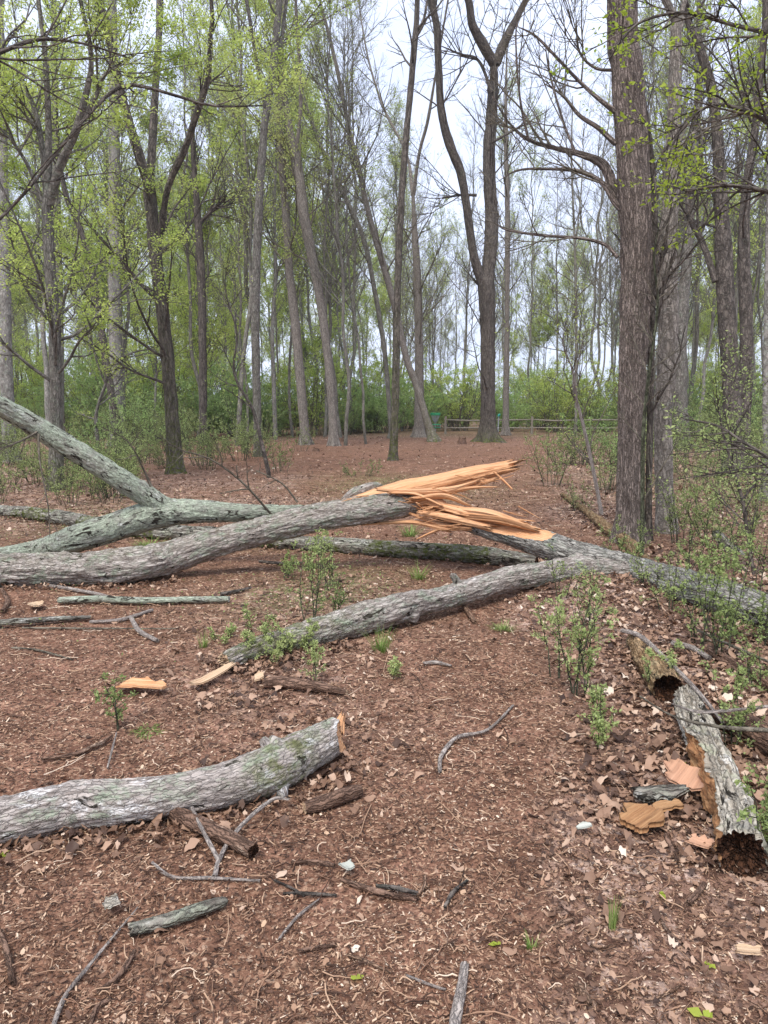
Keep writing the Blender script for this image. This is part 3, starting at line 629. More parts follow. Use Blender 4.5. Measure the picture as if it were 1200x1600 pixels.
shard(mb, [[*(G_[-1][i] + (.0, .0, .02)[i] for i in range(3)), .028], [*(np.array(G_[-1][:3]) + (.005, .035, .045)), .022], [*(np.array(G_[-1][:3]) + (.012, .06, .06)), .012]], 41, .35); mb.build('splinter', MATS['fresh_wood'], root)
stub(root, [(425, 1190, 40, G_[8][1]), (418, 1166, 26, G_[8][1] + .02), (410, 1156, 16, G_[8][1] + .03)], 84, 'cut_bark', 'rotten_bark')
stub(root, [(430, 1215, 44, G_[8][1] - .03), (438, 1238, 30, G_[8][1] - .07), (441, 1248, 20, G_[8][1] - .08)], 85, 'cut_bark')
# ------------------------------------------------------------------ H: rotten hollow log at right
H_ = [gp(1072, 1088, 44.4), gp(1090, 1140, 55.9), gp(1112, 1190, 63.6), gp(1135, 1250, 75.2), gp(1150, 1300, 80.9), gp(1158, 1336, 84.8)]
root = empty('hollow_log', H_[2][:3], 'pale rotten log with an orange decayed flank and dark hollow end at the lower right', 'log')
L_ = logmesh(H_, 120, .007, 9, .018, .12, 30, .16, crumb=1.1, cut=((-.92, -.12, .05), lambda t: np.interp(t, [0, .28, .36, .5, .7, 1], [2, 1.2, .70, .62, .55, .60])), jag=(.05, .035))
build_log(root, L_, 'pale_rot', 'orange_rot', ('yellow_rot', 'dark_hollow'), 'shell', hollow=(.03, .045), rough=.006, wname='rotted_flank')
H2 = [gp(992, 1000, 30.6), gp(1010, 1025, 41.4), gp(1030, 1055, 50.4), gp(1045, 1078, 54.0)]
root = empty('hollow_log', H2[1][:3], 'short yellow brown hollow log piece with black opening above the pale rotten log', 'log')
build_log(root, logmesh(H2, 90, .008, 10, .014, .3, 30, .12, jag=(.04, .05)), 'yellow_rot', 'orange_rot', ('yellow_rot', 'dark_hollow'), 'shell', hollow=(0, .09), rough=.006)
def simple_log(name, label, cat, rows, mat, ends=('tan_wood', 'tan_wood'), seed=0, sides=36, ds=.01, amp=.004, st=.2, fq=50, lump=.08, flat=1.0, jag=(.02, .02), group=None, lift=0.0, wp=None):
    R_ = [gp(r_[0], r_[1], r_[2], (r_[3] if len(r_) > 3 else 0.0) + .008) for r_ in rows]
    root = empty(name, R_[0][:3], label, cat, group)
    tot = sum(np.linalg.norm(np.array(R_[i + 1][:3]) - np.array(R_[i][:3])) for i in range(len(R_) - 1))
    L_ = logmesh(R_, sides, max(ds, tot / 400), seed, amp, st, fq, lump, flat=flat, jag=jag, knobs=((.3 + .1 * (seed % 5), 1.0, R_[0][3] * .35, R_[0][3] * .8),))
    build_log(root, L_, mat, 'tan_wood', ends, 'bark', rough=.002)
    return root
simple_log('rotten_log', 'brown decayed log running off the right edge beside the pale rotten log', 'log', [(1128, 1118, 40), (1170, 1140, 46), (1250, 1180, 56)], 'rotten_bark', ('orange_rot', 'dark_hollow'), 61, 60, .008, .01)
simple_log('rotten_log', 'narrow brown rotten log in the right undergrowth below the split trunk', 'log', [(1110, 1018, 18), (1160, 1046, 20), (1240, 1090, 24)], 'rotten_bark', ('dark_hollow', 'dark_hollow'), 62, 40, .01, .008)
r_ = empty('leaning_log', P(1180, 900, 7.6), 'grey log sloping down to the right edge behind the split trunk', 'log')
build_log(r_, logmesh([pt(1118, 832, 14, 8.6), pt(1150, 868, 24, 8.2), pt(1190, 915, 30, 7.7), gp(1250, 975, 36)], 60, .014, 63, .01), 'old_log_bark', 'tan_wood', ('dark_hollow', 'dark_hollow'))
simple_log('decayed_log', 'decayed tan log along the path edge at the foot of the big right tree', 'log', [(878, 772, 7), (915, 798, 13), (945, 822, 18), (985, 852, 22), (1010, 880, 20)], 'yellow_rot', ('dark_hollow', 'dark_hollow'), 64, 40, .02, .02)
simple_log('dry_log', 'flat grey green weathered log on bare soil under the left trunk', 'log', [(92, 938, 13), (150, 936, 14), (220, 938, 14), (300, 937, 13), (358, 936, 12)], 'lichen_bark', ('weathered_wood', 'weathered_wood'), 65, flat=.8)
simple_log('dry_plank', 'weathered split plank lying on soil at the left edge', 'log', [(-60, 978, 17), (0, 973, 17), (70, 968, 15), (142, 964, 9)], 'old_log_bark', ('tan_wood', 'tan_wood'), 66, flat=.6)
simple_log('rotten_chunk', 'orange brown rotten branch chunk on leaves below the limb end', 'wood chunk', [(412, 1068, 16), (440, 1066, 20), (490, 1072, 17), (542, 1082, 9)], 'rotten_bark', ('fresh_wood', 'tan_wood'), 67)
simple_log('wood_chunk', 'short reddish wood chunk with a pale torn end right of the foreground log', 'wood chunk', [(476, 1262, 20), (505, 1254, 24), (545, 1240, 24), (563, 1235, 19)], 'rotten_bark', ('tan_wood', 'rotten_bark'), 68, 50, .005)
simple_log('lichen_branch', 'short lichen spotted branch piece lying alone in the foreground left', 'branch', [(204, 1453, 22), (250, 1441, 23), (300, 1425, 23), (345, 1410, 19), (354, 1409, 8)], 'old_log_bark', ('pale_rot', 'tan_wood'), 69, 60, .004, .003)
simple_log('rotten_branch', 'rotten reddish branch poking out from under the foreground log', 'branch', [(270, 1268, 24), (310, 1288, 26), (350, 1306, 26), (396, 1330, 26)], 'rotten_bark', ('rotten_bark', 'dark_hollow'), 70, 60, .005, .004)
simple_log('broken_branch', 'pale grey branch end rising from the bottom edge right of centre', 'branch', [(706, 1640, 22), (712, 1590, 20), (720, 1550, 18), (726, 1508, 15)], 'grey_twig', ('tan_wood', 'tan_wood'), 71, 50, .004, .002)
sticks = [
 ('curved pale stick draped over the flat weathered log', [(72, 914, 4), (120, 922, 6), (160, 930, 6), (192, 941, 4)], 'grey_twig'),
 ('pale straight stick right of the weathered plank', [(140, 972, 5), (190, 968, 6), (238, 953, 5)], 'grey_twig'),
 ('short curved pale stick below the flat weathered log', [(205, 966, 7), (218, 986, 8), (246, 1001, 6)], 'grey_twig'),
 ('bent tan root piece at the left edge above the plank', [(3, 921, 6), (12, 940, 8), (4, 955, 7)], 'rotten_bark'),
 ('forked grey stick leaning on the foreground log, left arm', [(300, 1262, 6, .06), (318, 1300, 7, .03), (342, 1345, 8)], 'grey_twig'),
 ('forked grey stick beside the foreground log, long arm with hooked tip', [(335, 1370, 9), (346, 1335, 8), (375, 1292, 7, .02), (424, 1250, 6, .04), (452, 1249, 4, .04)], 'grey_twig'),
 ('long thin grey stick curving up from the bottom left edge', [(75, 1625, 9), (100, 1560, 8), (130, 1520, 7), (180, 1460, 5), (215, 1418, 3)], 'grey_twig'),
 ('pinkish brown stick at the left edge near the bottom', [(-4, 1450, 9), (10, 1485, 10), (19, 1536, 9)], 'rotten_bark'),
 ('curved brown stick in the lower left below the lichen spotted branch', [(152, 1550, 6), (185, 1525, 9), (210, 1486, 7)], 'rotten_bark'),
 ('small bent brown stick at the bottom left', [(140, 1605, 8), (150, 1575, 8), (172, 1560, 6)], 'rotten_bark'),
 ('dark brown crossed stick in the centre foreground, thickest of its pile', [(533, 1374, 6), (570, 1387, 10), (610, 1398, 10), (652, 1405, 7)], 'rotten_bark'),
 ('straight dark stick on top of the small centre pile', [(588, 1384, 7, .01), (620, 1388, 9, .01), (652, 1396, 8, .01)], 'dark_tree_bark'),
 ('short tan curved stick at the right end of the centre pile', [(652, 1399, 6, .01), (662, 1386, 6), (664, 1368, 5)], 'tan_stick'),
 ('dark thin stick left of the centre pile', [(443, 1396, 5), (480, 1396, 7), (525, 1399, 5)], 'dark_tree_bark'),
 ('short brown stick above the centre pile', [(456, 1348, 5), (490, 1346, 7), (523, 1352, 6)], 'rotten_bark'),
 ('pale forked stick pointing to the lower left of the centre', [(436, 1467, 6), (465, 1432, 6), (500, 1404, 4)], 'grey_twig'),
 ('long wavy grey stick across the path in mid foreground', [(687, 1205, 7), (690, 1180, 7), (715, 1152, 7), (762, 1140, 5), (802, 1102, 4)], 'grey_twig'),
 ('dark arched stick right of the centre pile', [(695, 1417, 6), (708, 1394, 7), (730, 1376, 5)], 'dark_tree_bark'),
 ('reddish straight stick below the centre pile', [(466, 1486, 6), (495, 1481, 7), (524, 1476, 6)], 'rotten_bark'),
 ('tan stick slanting down at the lower centre', [(543, 1492, 5), (575, 1503, 7), (609, 1520, 6)], 'tan_stick'),
 ('thin grey stick right of the slanting tan stick', [(635, 1524, 4), (665, 1536, 5), (695, 1546, 4)], 'grey_twig'),
 ('small pale curved stick on the path near the limb', [(662, 1036, 5), (682, 1035, 6), (705, 1040, 4)], 'grey_twig'),
 ('orange splinter lying on the path under the limb', [(722, 944, 6), (733, 958, 9), (742, 972, 7)], 'tan_stick'),
 ('tan chunk of wood in the bottom right foreground', [(902, 1538, 12), (912, 1552, 14), (922, 1570, 10)], 'tan_stick'),
 ('short thick brown stick below the hollow log', [(1076, 1410, 9), (1090, 1395, 10), (1101, 1381, 9)], 'rotten_bark'),
 ('short tan stick on the right of the path', [(861, 1450, 7), (878, 1442, 8), (896, 1436, 6)], 'tan_stick'),
 ('small bent tan stick right of the path', [(924, 1476, 6), (942, 1481, 7), (961, 1477, 5)], 'tan_stick'),
 ('thin curved stick at the bottom right', [(1008, 1564, 4), (1040, 1554, 6), (1062, 1540, 5)], 'tan_stick'),
 ('long reddish twig slanting in the right foreground', [(1026, 1424, 4), (1040, 1450, 6), (1066, 1474, 5)], 'rotten_bark'),
 ('brown stick lying over leaves left of the hollow end', [(1040, 1305, 8), (1050, 1325, 9), (1060, 1347, 8)], 'rotten_bark'),
 ('thin tan stick pointing at the hollow log end', [(1070, 1300, 4), (1100, 1322, 5), (1124, 1344, 4)], 'tan_stick'),
 ('long curved dead branch lying over the yellow hollow piece', [(972, 985, 7, .1), (1000, 994, 8, .12), (1040, 1030, 8, .12), (1090, 1080, 7, .12), (1130, 1130, 5, .08)], 'grey_twig'),
 ('pale branch lying right of the yellow hollow piece', [(1050, 1005, 8, .03), (1080, 1012, 9, .03), (1108, 1028, 8, .02)], 'grey_twig'),
 ('thin branch crossing above the pale rotten log', [(1050, 1100, 3, .16), (1090, 1112, 5, .2), (1140, 1110, 5, .2), (1215, 1102, 6, .2)], 'grey_twig'),
 ('long thin brown branch crossing the pale rotten log lower down', [(1000, 1088, 3, .05), (1050, 1118, 4, .14), (1120, 1135, 6, .2), (1210, 1142, 9, .2)], 'twig_bark'),
 ('straight brown stick on the leaves in the right undergrowth', [(1090, 985, 4, .05), (1150, 1012, 5, .06), (1215, 1040, 5, .06)], 'twig_bark'),
 ('thin dark twig on soil under the left trunk', [(345, 928, 6), (370, 924, 6), (392, 918, 4)], 'dark_tree_bark'),
 ('dark crooked twig on the ground between the trunks', [(405, 877, 4), (440, 880, 5), (472, 879, 4)], 'dark_tree_bark'),
 ('long thin brown twig on bare soil at the left', [(18, 1012, 3), (60, 1016, 4), (112, 1030, 3)], 'twig_bark'),
 ('dark straight twig under the pale plank', [(35, 981, 3), (150, 982, 3), (275, 982, 2)], 'twig_bark'),
 ('bark strip stick in the left middle ground', [(65, 1186, 6), (110, 1180, 8), (150, 1165, 8), (175, 1150, 6)], 'rotten_bark'),
 ('thin upright pale twig leaning in the left middle ground', [(168, 1200, 4), (175, 1172, 4, .03), (182, 1145, 3, .05)], 'grey_twig'),
 ('thin twig lying below the forked grey stick', [(238, 1348, 5), (270, 1370, 6), (330, 1372, 6), (405, 1376, 4)], 'grey_twig'),
 ('dark peeled stick left of the centre path', [(428, 1375, 4), (460, 1390, 5), (475, 1400, 4)], 'dark_tree_bark'),
]
MATS['tan_stick'] = bark_mat('tan_stick', (.22, .12, .075), (.48, .32, .22), 50, .12)
for k, (lab, rows, m_) in enumerate(sticks): simple_log('stick', lab, 'stick', rows, m_, (m_, m_), 100 + k, 14, .008, .0012, lump=.16, jag=(.01, .01), group='sticks lying on the forest floor')
# flat bark slabs / chips
def slab(name, label, cx, cy, lpx, wpx, ang, mat, seed, curl=.3, thick=.008, cat='bark piece', lift=.01):
    lift += .028
    c = G(cx, cy); s = mpp(c); rg = np.random.default_rng(seed); fs = max(.25, (CAMZ - c[2]) / np.linalg.norm(c - CAM))
    nl, nw = 24, 10; l = lpx * s; w_ = wpx * s / fs
    u = np.linspace(-.5, .5, nl)[:, None]; v = np.linspace(-.5, .5, nw)[None]
    wob = 1 + .5 * (fbm(np.stack(np.broadcast_arrays(u * 5 + seed, v * 0, v * 0), -1), seed, 3) - .5) * 2
    endj = (np.random.default_rng(seed).random((1, nw)) - .5) * .22
    x = (u * (1 + endj)) * l; y = v * w_ * wob * (1 - .35 * (2 * np.abs(u)) ** 3)
    z = curl * (y ** 2) / max(w_, .01) * 2 + .012 * (fbm(np.stack([x * 14, y * 14, x * 0], -1), seed, 3) - .5) + lift + .01 * u
    a = math.radians(ang); X_ = x * math.cos(a) - y * math.sin(a) + c[0]; Y_ = x * math.sin(a) + y * math.cos(a) + c[1]
    top = np.stack([X_, Y_, z + gh(X_, Y_) + thick], -1); bot = top.copy(); bot[..., 2] -= thick
    V = np.concatenate([top.reshape(-1, 3), bot.reshape(-1, 3)]); n = nl * nw
    i = (np.arange(nl - 1)[:, None] * nw + np.arange(nw - 1)[None]).ravel(); q = [np.stack([i, i + nw, i + nw + 1, i + 1], 1), np.stack([i + n, i + n + 1, i + n + nw + 1, i + n + nw], 1)]
    rim = [k * nw for k in range(nl)] + [(nl - 1) * nw + k for k in range(1, nw)] + [k * nw + nw - 1 for k in range(nl - 2, -1, -1)] + [k for k in range(nw - 2, 0, -1)]
    rim = np.array(rim); r2 = np.roll(rim, -1); q.append(np.stack([rim, r2, r2 + n, rim + n], 1))
    bk = np.concatenate([np.stack([y + 0 * x, z * 0, x + 0 * y], -1).reshape(-1, 3)] * 2) + seed
    mb = MB(); mb.add(V, np.concatenate(q), None, bk); o = mb.build(name, MATS[mat]); return tag(o, label, cat)
slab('bark_slab', 'bright orange bark slab on soil left of the limb end', 222, 1083, 76, 11, -12, 'fresh_wood', 1)
slab('bark_slab', 'large smooth pinkish bark sheet beside the hollow log', 1078, 1236, 62, 34, 50, 'bark_inner', 2, .35, .01, lift=.025)
slab('bark_slab', 'grey ridged bark strip lying across the pinkish bark sheet', 1030, 1258, 80, 18, -4, 'old_log_bark', 3, -.4, .012, lift=.035)
slab('rotten_slab', 'bright orange rotten wood slab at the edge of the leaf litter', 1002, 1296, 62, 26, 38, 'orange_rot', 4, .1, .02)
slab('rotten_slab', 'narrow orange rotten strip under the grey bark strip', 1042, 1276, 42, 10, 0, 'orange_rot', 14, .1, .012)
slab('bark_slab', 'light torn bark strip beside the hollow end', 1092, 1334, 36, 14, -50, 'bark_inner', 5, .3, .006)
slab('wood_chip', 'pale wood chip standing by the weathered plank', 56, 952, 34, 5, -50, 'tan_wood', 6, .2, .01, 'wood chip')
slab('wood_chip', 'cream wood chip lying left of the orange brown chunk', 405, 1068, 14, 9, 10, 'tan_wood', 7, .1, .008, 'wood chip')
slab('bark_chip', 'small grey bark chip in the centre foreground pile', 543, 1370, 24, 12, -60, 'weathered_wood', 8, .3, .006, 'bark chip')
slab('bark_chip', 'small white bark chip on the right of the path', 912, 1306, 22, 6, 5, 'weathered_wood', 9, .2, .004, 'bark chip')
slab('wood_chip', 'small white wood chip near the lichen spotted branch', 175, 1430, 22, 13, 35, 'pale_rot', 10, .2, .006, 'wood chip')
slab('bark_chip', 'brown bark chip at the far right bottom', 1168, 1505, 34, 12, -25, 'tan_wood', 12, .2, .006, 'bark chip')
slab('wood_splinter', 'long pale splinter pointing up to the torn limb end', 333, 1068, 80, 4, 52, 'tan_wood', 13, .1, .008, 'splinter', .02)
def bigleaf(lab, px, py, wpx, tint, seed, yaw):
    c = G(px, py, .006); mb = MB(); rg = np.random.default_rng(seed)
    leaf_shapes(mb, np.array([c[0]]), np.array([c[1]]), np.array([c[2]]), np.array([wpx * mpp(c) * .85]), np.array([yaw]), rg, np.array([tint]), .5, .15)
    tag(mb.build('dead_leaf', MATS['dead_leaf']), lab, 'leaf', 'large single fallen leaves')
for a_ in [('large brown maple leaf below the foreground log at left', 238, 1305, 34, .62, 1, 0), ('curled orange brown leaf beside the forked stick', 300, 1325, 38, .66, 2, 1.5), ('tan oval leaf left of the centre pile', 438, 1368, 26, .9, 3, 0.2),
           ('reddish leaf right of the centre pile', 682, 1391, 30, .6, 4, .1), ('tan torn leaf under the dark arched stick', 712, 1424, 30, .7, 5, -.6), ('small orange leaf below the centre pile', 563, 1434, 22, .68, 6, -.8), ('rusty tuft leaf under the lichen spotted branch', 250, 1460, 34, .45, 7, .5),
           ('pinkish leaf at the top of the path', 610, 1212, 20, .7, 8, .3), ('orange brown leaf on the right side of the path', 918, 1320, 26, .74, 9, .9)]: bigleaf(*a_)
def greenleaf(lab, px, py, wpx, seed):
    c = G(px, py, .012); mb = MB(); rg = np.random.default_rng(seed); n = 4; a = rg.uniform(0, 6.28, n) + np.arange(n); tan = np.stack([np.cos(a), np.sin(a), .2 + 0 * a], 1)
    leafat(mb, np.repeat(c[None], n, 0), tan * 4, wpx * mpp(c), rg, .8, .75, .75); tag(mb.build('green_seedling', MATS['bright_leaf']), lab, 'seedling')
for a_ in [('tiny bright green seedling at the lower centre', 556, 1530, 14, 1), ('tiny green seedling on the right of the path', 778, 1476, 14, 2), ('green leaf at the bottom edge on the right', 1100, 1590, 26, 3), ('round green leaf beside the pale rotten log', 1082, 1196, 18, 4), ('small green seedling below the rotten slab', 1030, 1394, 14, 5), ('small green seedling in the far right foreground', 1110, 1506, 14, 6), ('tiny green leaf at the left edge under the foreground log', 3, 1333, 14, 7)]: greenleaf(*a_)
# ------------------------------------------------------------------ grass tufts
def tuft(lab, px, py, hpx, wpx, n, seed, droop=.5):
    c = G(px, py); s = mpp(c); rg = np.random.default_rng(seed); a = rg.uniform(0, 6.28, n); rr = rg.uniform(0, wpx * .22 * s, n)
    p0 = np.stack([c[0] + np.cos(a) * rr, c[1] + np.sin(a) * rr, 0 * a], 1); p0[:, 2] = gh(p0[:, 0], p0[:, 1]); ln = hpx * s * rg.uniform(.5, 1.25, n)
    b = a + rg.normal(0, .5, n); le = rg.uniform(.15, .6, n) * wpx / max(hpx, 1) * .8
    d = np.stack([np.cos(b) * le, np.sin(b) * le, np.ones(n)], 1); pa, _ = grow(p0, d, ln, np.full(n, .001), 4, .04, -droop * .35, rg)
    wd = np.linspace(1, .12, 5)[None, :, None] * .0022 * max(1, s * 250); sd_ = np.stack([-np.sin(b), np.cos(b), 0 * b], 1)[:, None]
    V = np.stack([pa - sd_ * wd, pa + sd_ * wd], 2); o = (np.arange(n) * 10)[:, None, None]
    q = np.array([[2 * k, 2 * k + 1, 2 * k + 3, 2 * k + 2] for k in range(4)])[None]
    mb = MB(); mb.add(V, (o + q).reshape(-1, 4), None, None, np.repeat(rg.uniform(.2, .95, n), 10)); tag(mb.build('grass_tuft', MATS['grass_blade']), lab, 'grass')
for a_ in [('bright green grass tuft under the limb in the middle', 596, 1018, 40, 60, 110, 1, .3), ('drooping pale grass tuft left of the foreground log bend', 232, 1142, 22, 90, 200, 2, 1.4), ('small broad green grass tuft on the right of the path', 830, 1484, 26, 30, 22, 3, .4), ('tall thin grass tuft right of the path', 957, 1452, 60, 24, 26, 4, .1),
           ('grass tuft beyond the limb near the mossy log', 655, 905, 30, 60, 80, 5, .4), ('small grass tuft on the path edge at right', 786, 985, 22, 60, 90, 6, .6), ('grass tuft behind the mossy log', 640, 838, 26, 60, 80, 7, .3), ('grass tuft left of the middle limb', 488, 890, 24, 40, 60, 8, .4), ('small grass tuft near the torn limb end', 318, 1012, 24, 30, 40, 9, .4), ('low grass under the forked limb', 235, 855, 24, 90, 140, 10, .6)]: tuft(*a_)
# ------------------------------------------------------------------ trees
def tree(label, limbs, D, mat, seed=0, name='tree', cat='tree', sides=20, ds=.16, kb=(9, 6, 4), leaf=None, per=3, lsize=.06, bl=5.0, t0=.3, up=.05, moss=None, rmin=None, topz=25, hero=False, flat=0.0, spread=.9, tipk=3, group=None, flare=.5, a0=.4, a1=1.1, wk=.78):
    rg = np.random.default_rng(seed + 1000); base = None; mbT = MB(); P1 = []; R1 = []
    rmin = rmin or .0016 + .00006 * D
    for li, rows in enumerate(limbs):
        sl = 0 if li == 0 else rg.uniform(-.35, .35); pts_ = []; p_first = None
        for r_ in rows:
            q = P(r_[0], r_[1], D)
            if p_first is None: p_first = q
            dd = D + sl * np.linalg.norm(q - p_first) + (r_[3] if len(r_) > 3 else 0)
            q = P(r_[0], r_[1], dd); pts_.append([*q, r_[2] / 2 * mpp(q) * wk])
        if li == 0:
            b0 = pts_[0]; g = float(gh(b0[0], b0[1])); base = np.array([b0[0], b0[1], g])
            if b0[2] > g + .05: pts_.insert(0, [b0[0], b0[1], g - .05, b0[3] * 1.05])
            else: pts_[0] = [b0[0], b0[1], g - .08, b0[3]]
        last = pts_[-1]; top = rows[-1][1] <= 8
        if top and last[2] < topz:
            d = nrm(np.array(last[:3]) - np.array(pts_[-2][:3])); h = topz - last[2] ; d[2] = max(d[2], .5)
            cur = np.array(last[:3]); r0 = last[3]
            for k in range(1, 5):
                d = nrm(d + rg.normal(0, .10, 3) + [0, 0, .1]); cur = cur + d * h / 4; pts_.append([*cur, r0 * (1 - .22 * k)])
        else: last_r = pts_[-1]; last_r[3] *= .6
        c = spline(pts_, ds=ds)
        if hero and li < 2:
            zb = c[:, 2] - base[2]; c[:, 3] *= 1 + flare * np.exp(-np.clip(zb, 0, 99) / .25)
            L_ = logmesh(c[::4] if len(c) > 40 else c, sides, ds, seed + li, hero, .07, 26, .05); tt = np.zeros(L_['V'].shape[:2]) if moss is None else moss(L_['V'] - base)
            mbT.add(L_['V'], grid_quads(L_['M'], L_['S']), None, L_['bk'], np.clip(tt, 0, 1).ravel())
        else:
            zb = c[:, 2] - base[2]
            if li == 0:
                c[:, 3] *= 1 + flare * np.exp(-np.clip(zb, 0, 99) / .35)
            sd = sides if li == 0 else max(8, sides - 6)
            L_ = logmesh(c, sd, ds, seed + li, c[:, 3].mean() * .10, .2, 9, .12); V = L_['V']
            if li == 0 and flare:
                zz = np.clip(V[..., 2] - base[2], 0, 9); lob = 1 + flare * .7 * np.sin(np.arange(sd) * 2 * PI / sd * 5 + seed)[None] * np.exp(-zz / .3)
                V = L_['c'][:, None, :3] + (V - L_['c'][:, None, :3]) * lob[..., None]
            tt = np.zeros(V.shape[:2]) if moss is None else moss(V - base)
            mbT.add(V, grid_quads(L_['M'], L_['S']), None, L_['bk'], np.clip(tt, 0, 1).ravel())
        c2 = spline(c, n=21) if len(c) > 3 else spline(c, n=21); P1.append(c2[:, :3]); R1.append(c2[:, 3])
    root = empty(name, base, label, cat, group); mbT.build('trunk', MATS[mat], root)
    if kb[0] == 0: return root
    P1 = np.array(P1); R1 = np.array(R1); mbW = MB()
    Lw = np.linalg.norm(np.diff(P1, axis=1), axis=2).sum(1)
    p1, r1 = kids(P1, np.minimum(R1, .09), kb[0], t0, .98, a0, a1, 1, .38, 10, .10, up, rg, flat, rmin, .5, Lfix=bl)
    tubes(mbW, p1, r1, 7)
    p2, r2 = kids(p1, r1, kb[1], .15, .97, .4, 1.0, .42, .55, 7, .12, up * .8, rg, flat, rmin); tubes(mbW, p2, r2, 5)
    p3, r3 = kids(p2, r2, kb[2], .15, .97, .4, 1.0, .45, .55, 5, .14, up * .6, rg, flat, rmin); tubes(mbW, p3, r3, 3)
    mbW.build('branches', MATS[mat if mat in ('dark_tree_bark', 'grey_tree_bark') else 'twig_bark'], root)
    if leaf:
        mbL = MB(); leaves(mbL, p3, per, lsize, rg, .6 if flat else .35, .05 + .001 * D); leaves(mbL, p2, per, lsize, rg, .6 if flat else .35, .06); mbL.build('crown', MATS[leaf], root)
    return root
mossy = lambda h, k=1.0: (lambda V: k * np.exp(-np.clip(V[..., 2], 0, 99) / h))
SL = 'spring_leaf'
# left
tree('grey forked tree nearest the left edge with spreading limbs', [[(88, 765, 30), (87, 640, 27), (85, 500, 25), (78, 420, 23), (74, 330, 23), (72, 300, 20)], [(76, 330, 16), (66, 230, 13), (52, 165, 10), (35, 130, 7)],
     [(76, 325, 18), (92, 265, 17), (120, 200, 16), (138, 130, 12), (142, 90, 10), (125, 0, 8)], [(120, 200, 10), (150, 150, 9), (165, 115, 7), (210, 85, 4)], [(66, 315, 9), (45, 262, 8), (20, 222, 7), (-10, 190, 6)], [(74, 330, 16), (76, 200, 13), (70, 80, 11), (60, 0, 9)]],
     14.8, 'grey_tree_bark', 1, moss=mossy(.5, .9), leaf=SL, per=18, lsize=.060, kb=(12, 7, 4), bl=4, t0=.35, flat=.4, flare=.25)
tree('dark two stemmed tree with mossy foot left of the middle', [[(275, 745, 32), (268, 640, 28), (258, 520, 27), (243, 400, 27), (233, 290, 25), (230, 270, 22)], [(233, 292, 20), (212, 225, 20), (190, 150, 18), (175, 80, 17), (155, 0, 15)], [(234, 290, 16), (238, 220, 16), (244, 120, 15), (250, 0, 14)],
     [(250, 372, 12), (262, 295, 13), (288, 235, 13), (308, 175, 13), (325, 120, 12), (329, 50, 9), (330, 0, 8)], [(308, 175, 8), (318, 140, 6), (345, 115, 4)]], 18.6, 'dark_tree_bark', 2, moss=mossy(1.6, .95), leaf=SL, per=17, lsize=.062, kb=(11, 7, 4), bl=4.5, flat=.35, flare=.35)
tree('dead dark trunk with a snapped side branch left of the middle', [[(318, 672, 15), (316, 500, 17), (313, 400, 17), (309, 340, 15), (303, 260, 11), (300, 200, 8), (303, 150, 4)], [(311, 350, 7), (330, 330, 7), (352, 311, 6)]], 34, 'dark_tree_bark', 3, kb=(14, 5, 3), bl=3)
tree('straight brown tree in the left centre with bright leaves up its stem', [[(404, 722, 15), (402, 650, 17), (399, 520, 18), (401, 400, 18), (406, 300, 17), (413, 200, 16), (425, 120, 16), (432, 50, 15), (436, 0, 14)], [(416, 180, 8), (400, 90, 8), (385, 0, 7)], [(425, 120, 8), (440, 60, 8), (448, 0, 7)]], 26, 'grey_tree_bark', 4, leaf=SL, per=16, lsize=.075, kb=(14, 6, 4), bl=4, moss=mossy(1, .5))
tree('pale mossy footed tree left of the leaning centre pair', [[(478, 697, 20), (470, 600, 19), (461, 500, 19), (452, 420, 17), (446, 330, 15), (440, 250, 14), (437, 130, 11), (445, 0, 8)]], 34, 'smooth_tree_bark', 5, leaf='bud_leaf', per=11, lsize=.10, kb=(22, 6, 4), bl=5)
tree('grey tree curving left with its foot on the bare soil left of centre', [[(522, 700, 18), (518, 620, 18), (510, 540, 18), (499, 460, 19), (487, 400, 20), (474, 330, 22), (465, 260, 20), (450, 190, 16), (440, 110, 12), (425, 0, 9)], [(462, 250, 8), (470, 150, 8), (462, 0, 6)]], 33, 'smooth_tree_bark', 6, leaf='bud_leaf', per=11, lsize=.10, kb=(18, 6, 4), bl=5)
tree('slim dark mossy tree standing alone in the centre', [[(614, 717, 15), (618, 620, 16), (620, 500, 15), (623, 400, 14), (628, 300, 14), (636, 200, 13), (645, 100, 13), (652, 0, 11)], [(648, 60, 6), (662, 30, 6), (668, 0, 5)]], 24, 'dark_tree_bark', 7, kb=(12, 5, 3), bl=2.5, moss=mossy(2.6, .8), t0=.4)
tree('slanting tree leaning left behind the slim centre tree', [[(678, 692, 18), (665, 650, 15), (650, 600, 14), (635, 560, 14), (617, 480, 14), (595, 400, 14), (575, 330, 12), (560, 260, 10), (545, 200, 9), (525, 100, 8), (500, 0, 6)]], 37, 'smooth_tree_bark', 8, leaf=SL, per=2, lsize=.08, kb=(24, 6, 4), bl=6, moss=mossy(1.2, .9))
tree('thin tree leaning far left in the upper centre', [[(610, 665, 9), (602, 560, 10), (590, 480, 10), (570, 380, 10), (545, 320, 10), (510, 250, 9), (480, 170, 8), (455, 80, 6), (440, 0, 5)]], 40, 'far_tree_bark', 9, kb=(18, 6, 3), bl=5)
tree('straight brown tree behind the slanting centre tree', [[(655, 672, 22), (655, 560, 18), (652, 440, 17), (649, 380, 14), (645, 300, 12)], [(646, 305, 8), (655, 240, 7), (668, 190, 7), (680, 120, 5), (700, 0, 4)], [(645, 305, 8), (635, 240, 6), (600, 170, 5), (575, 90, 4), (560, 0, 3)]], 42, 'smooth_tree_bark', 10, kb=(14, 6, 4), bl=6, leaf=SL, per=1, lsize=.08)
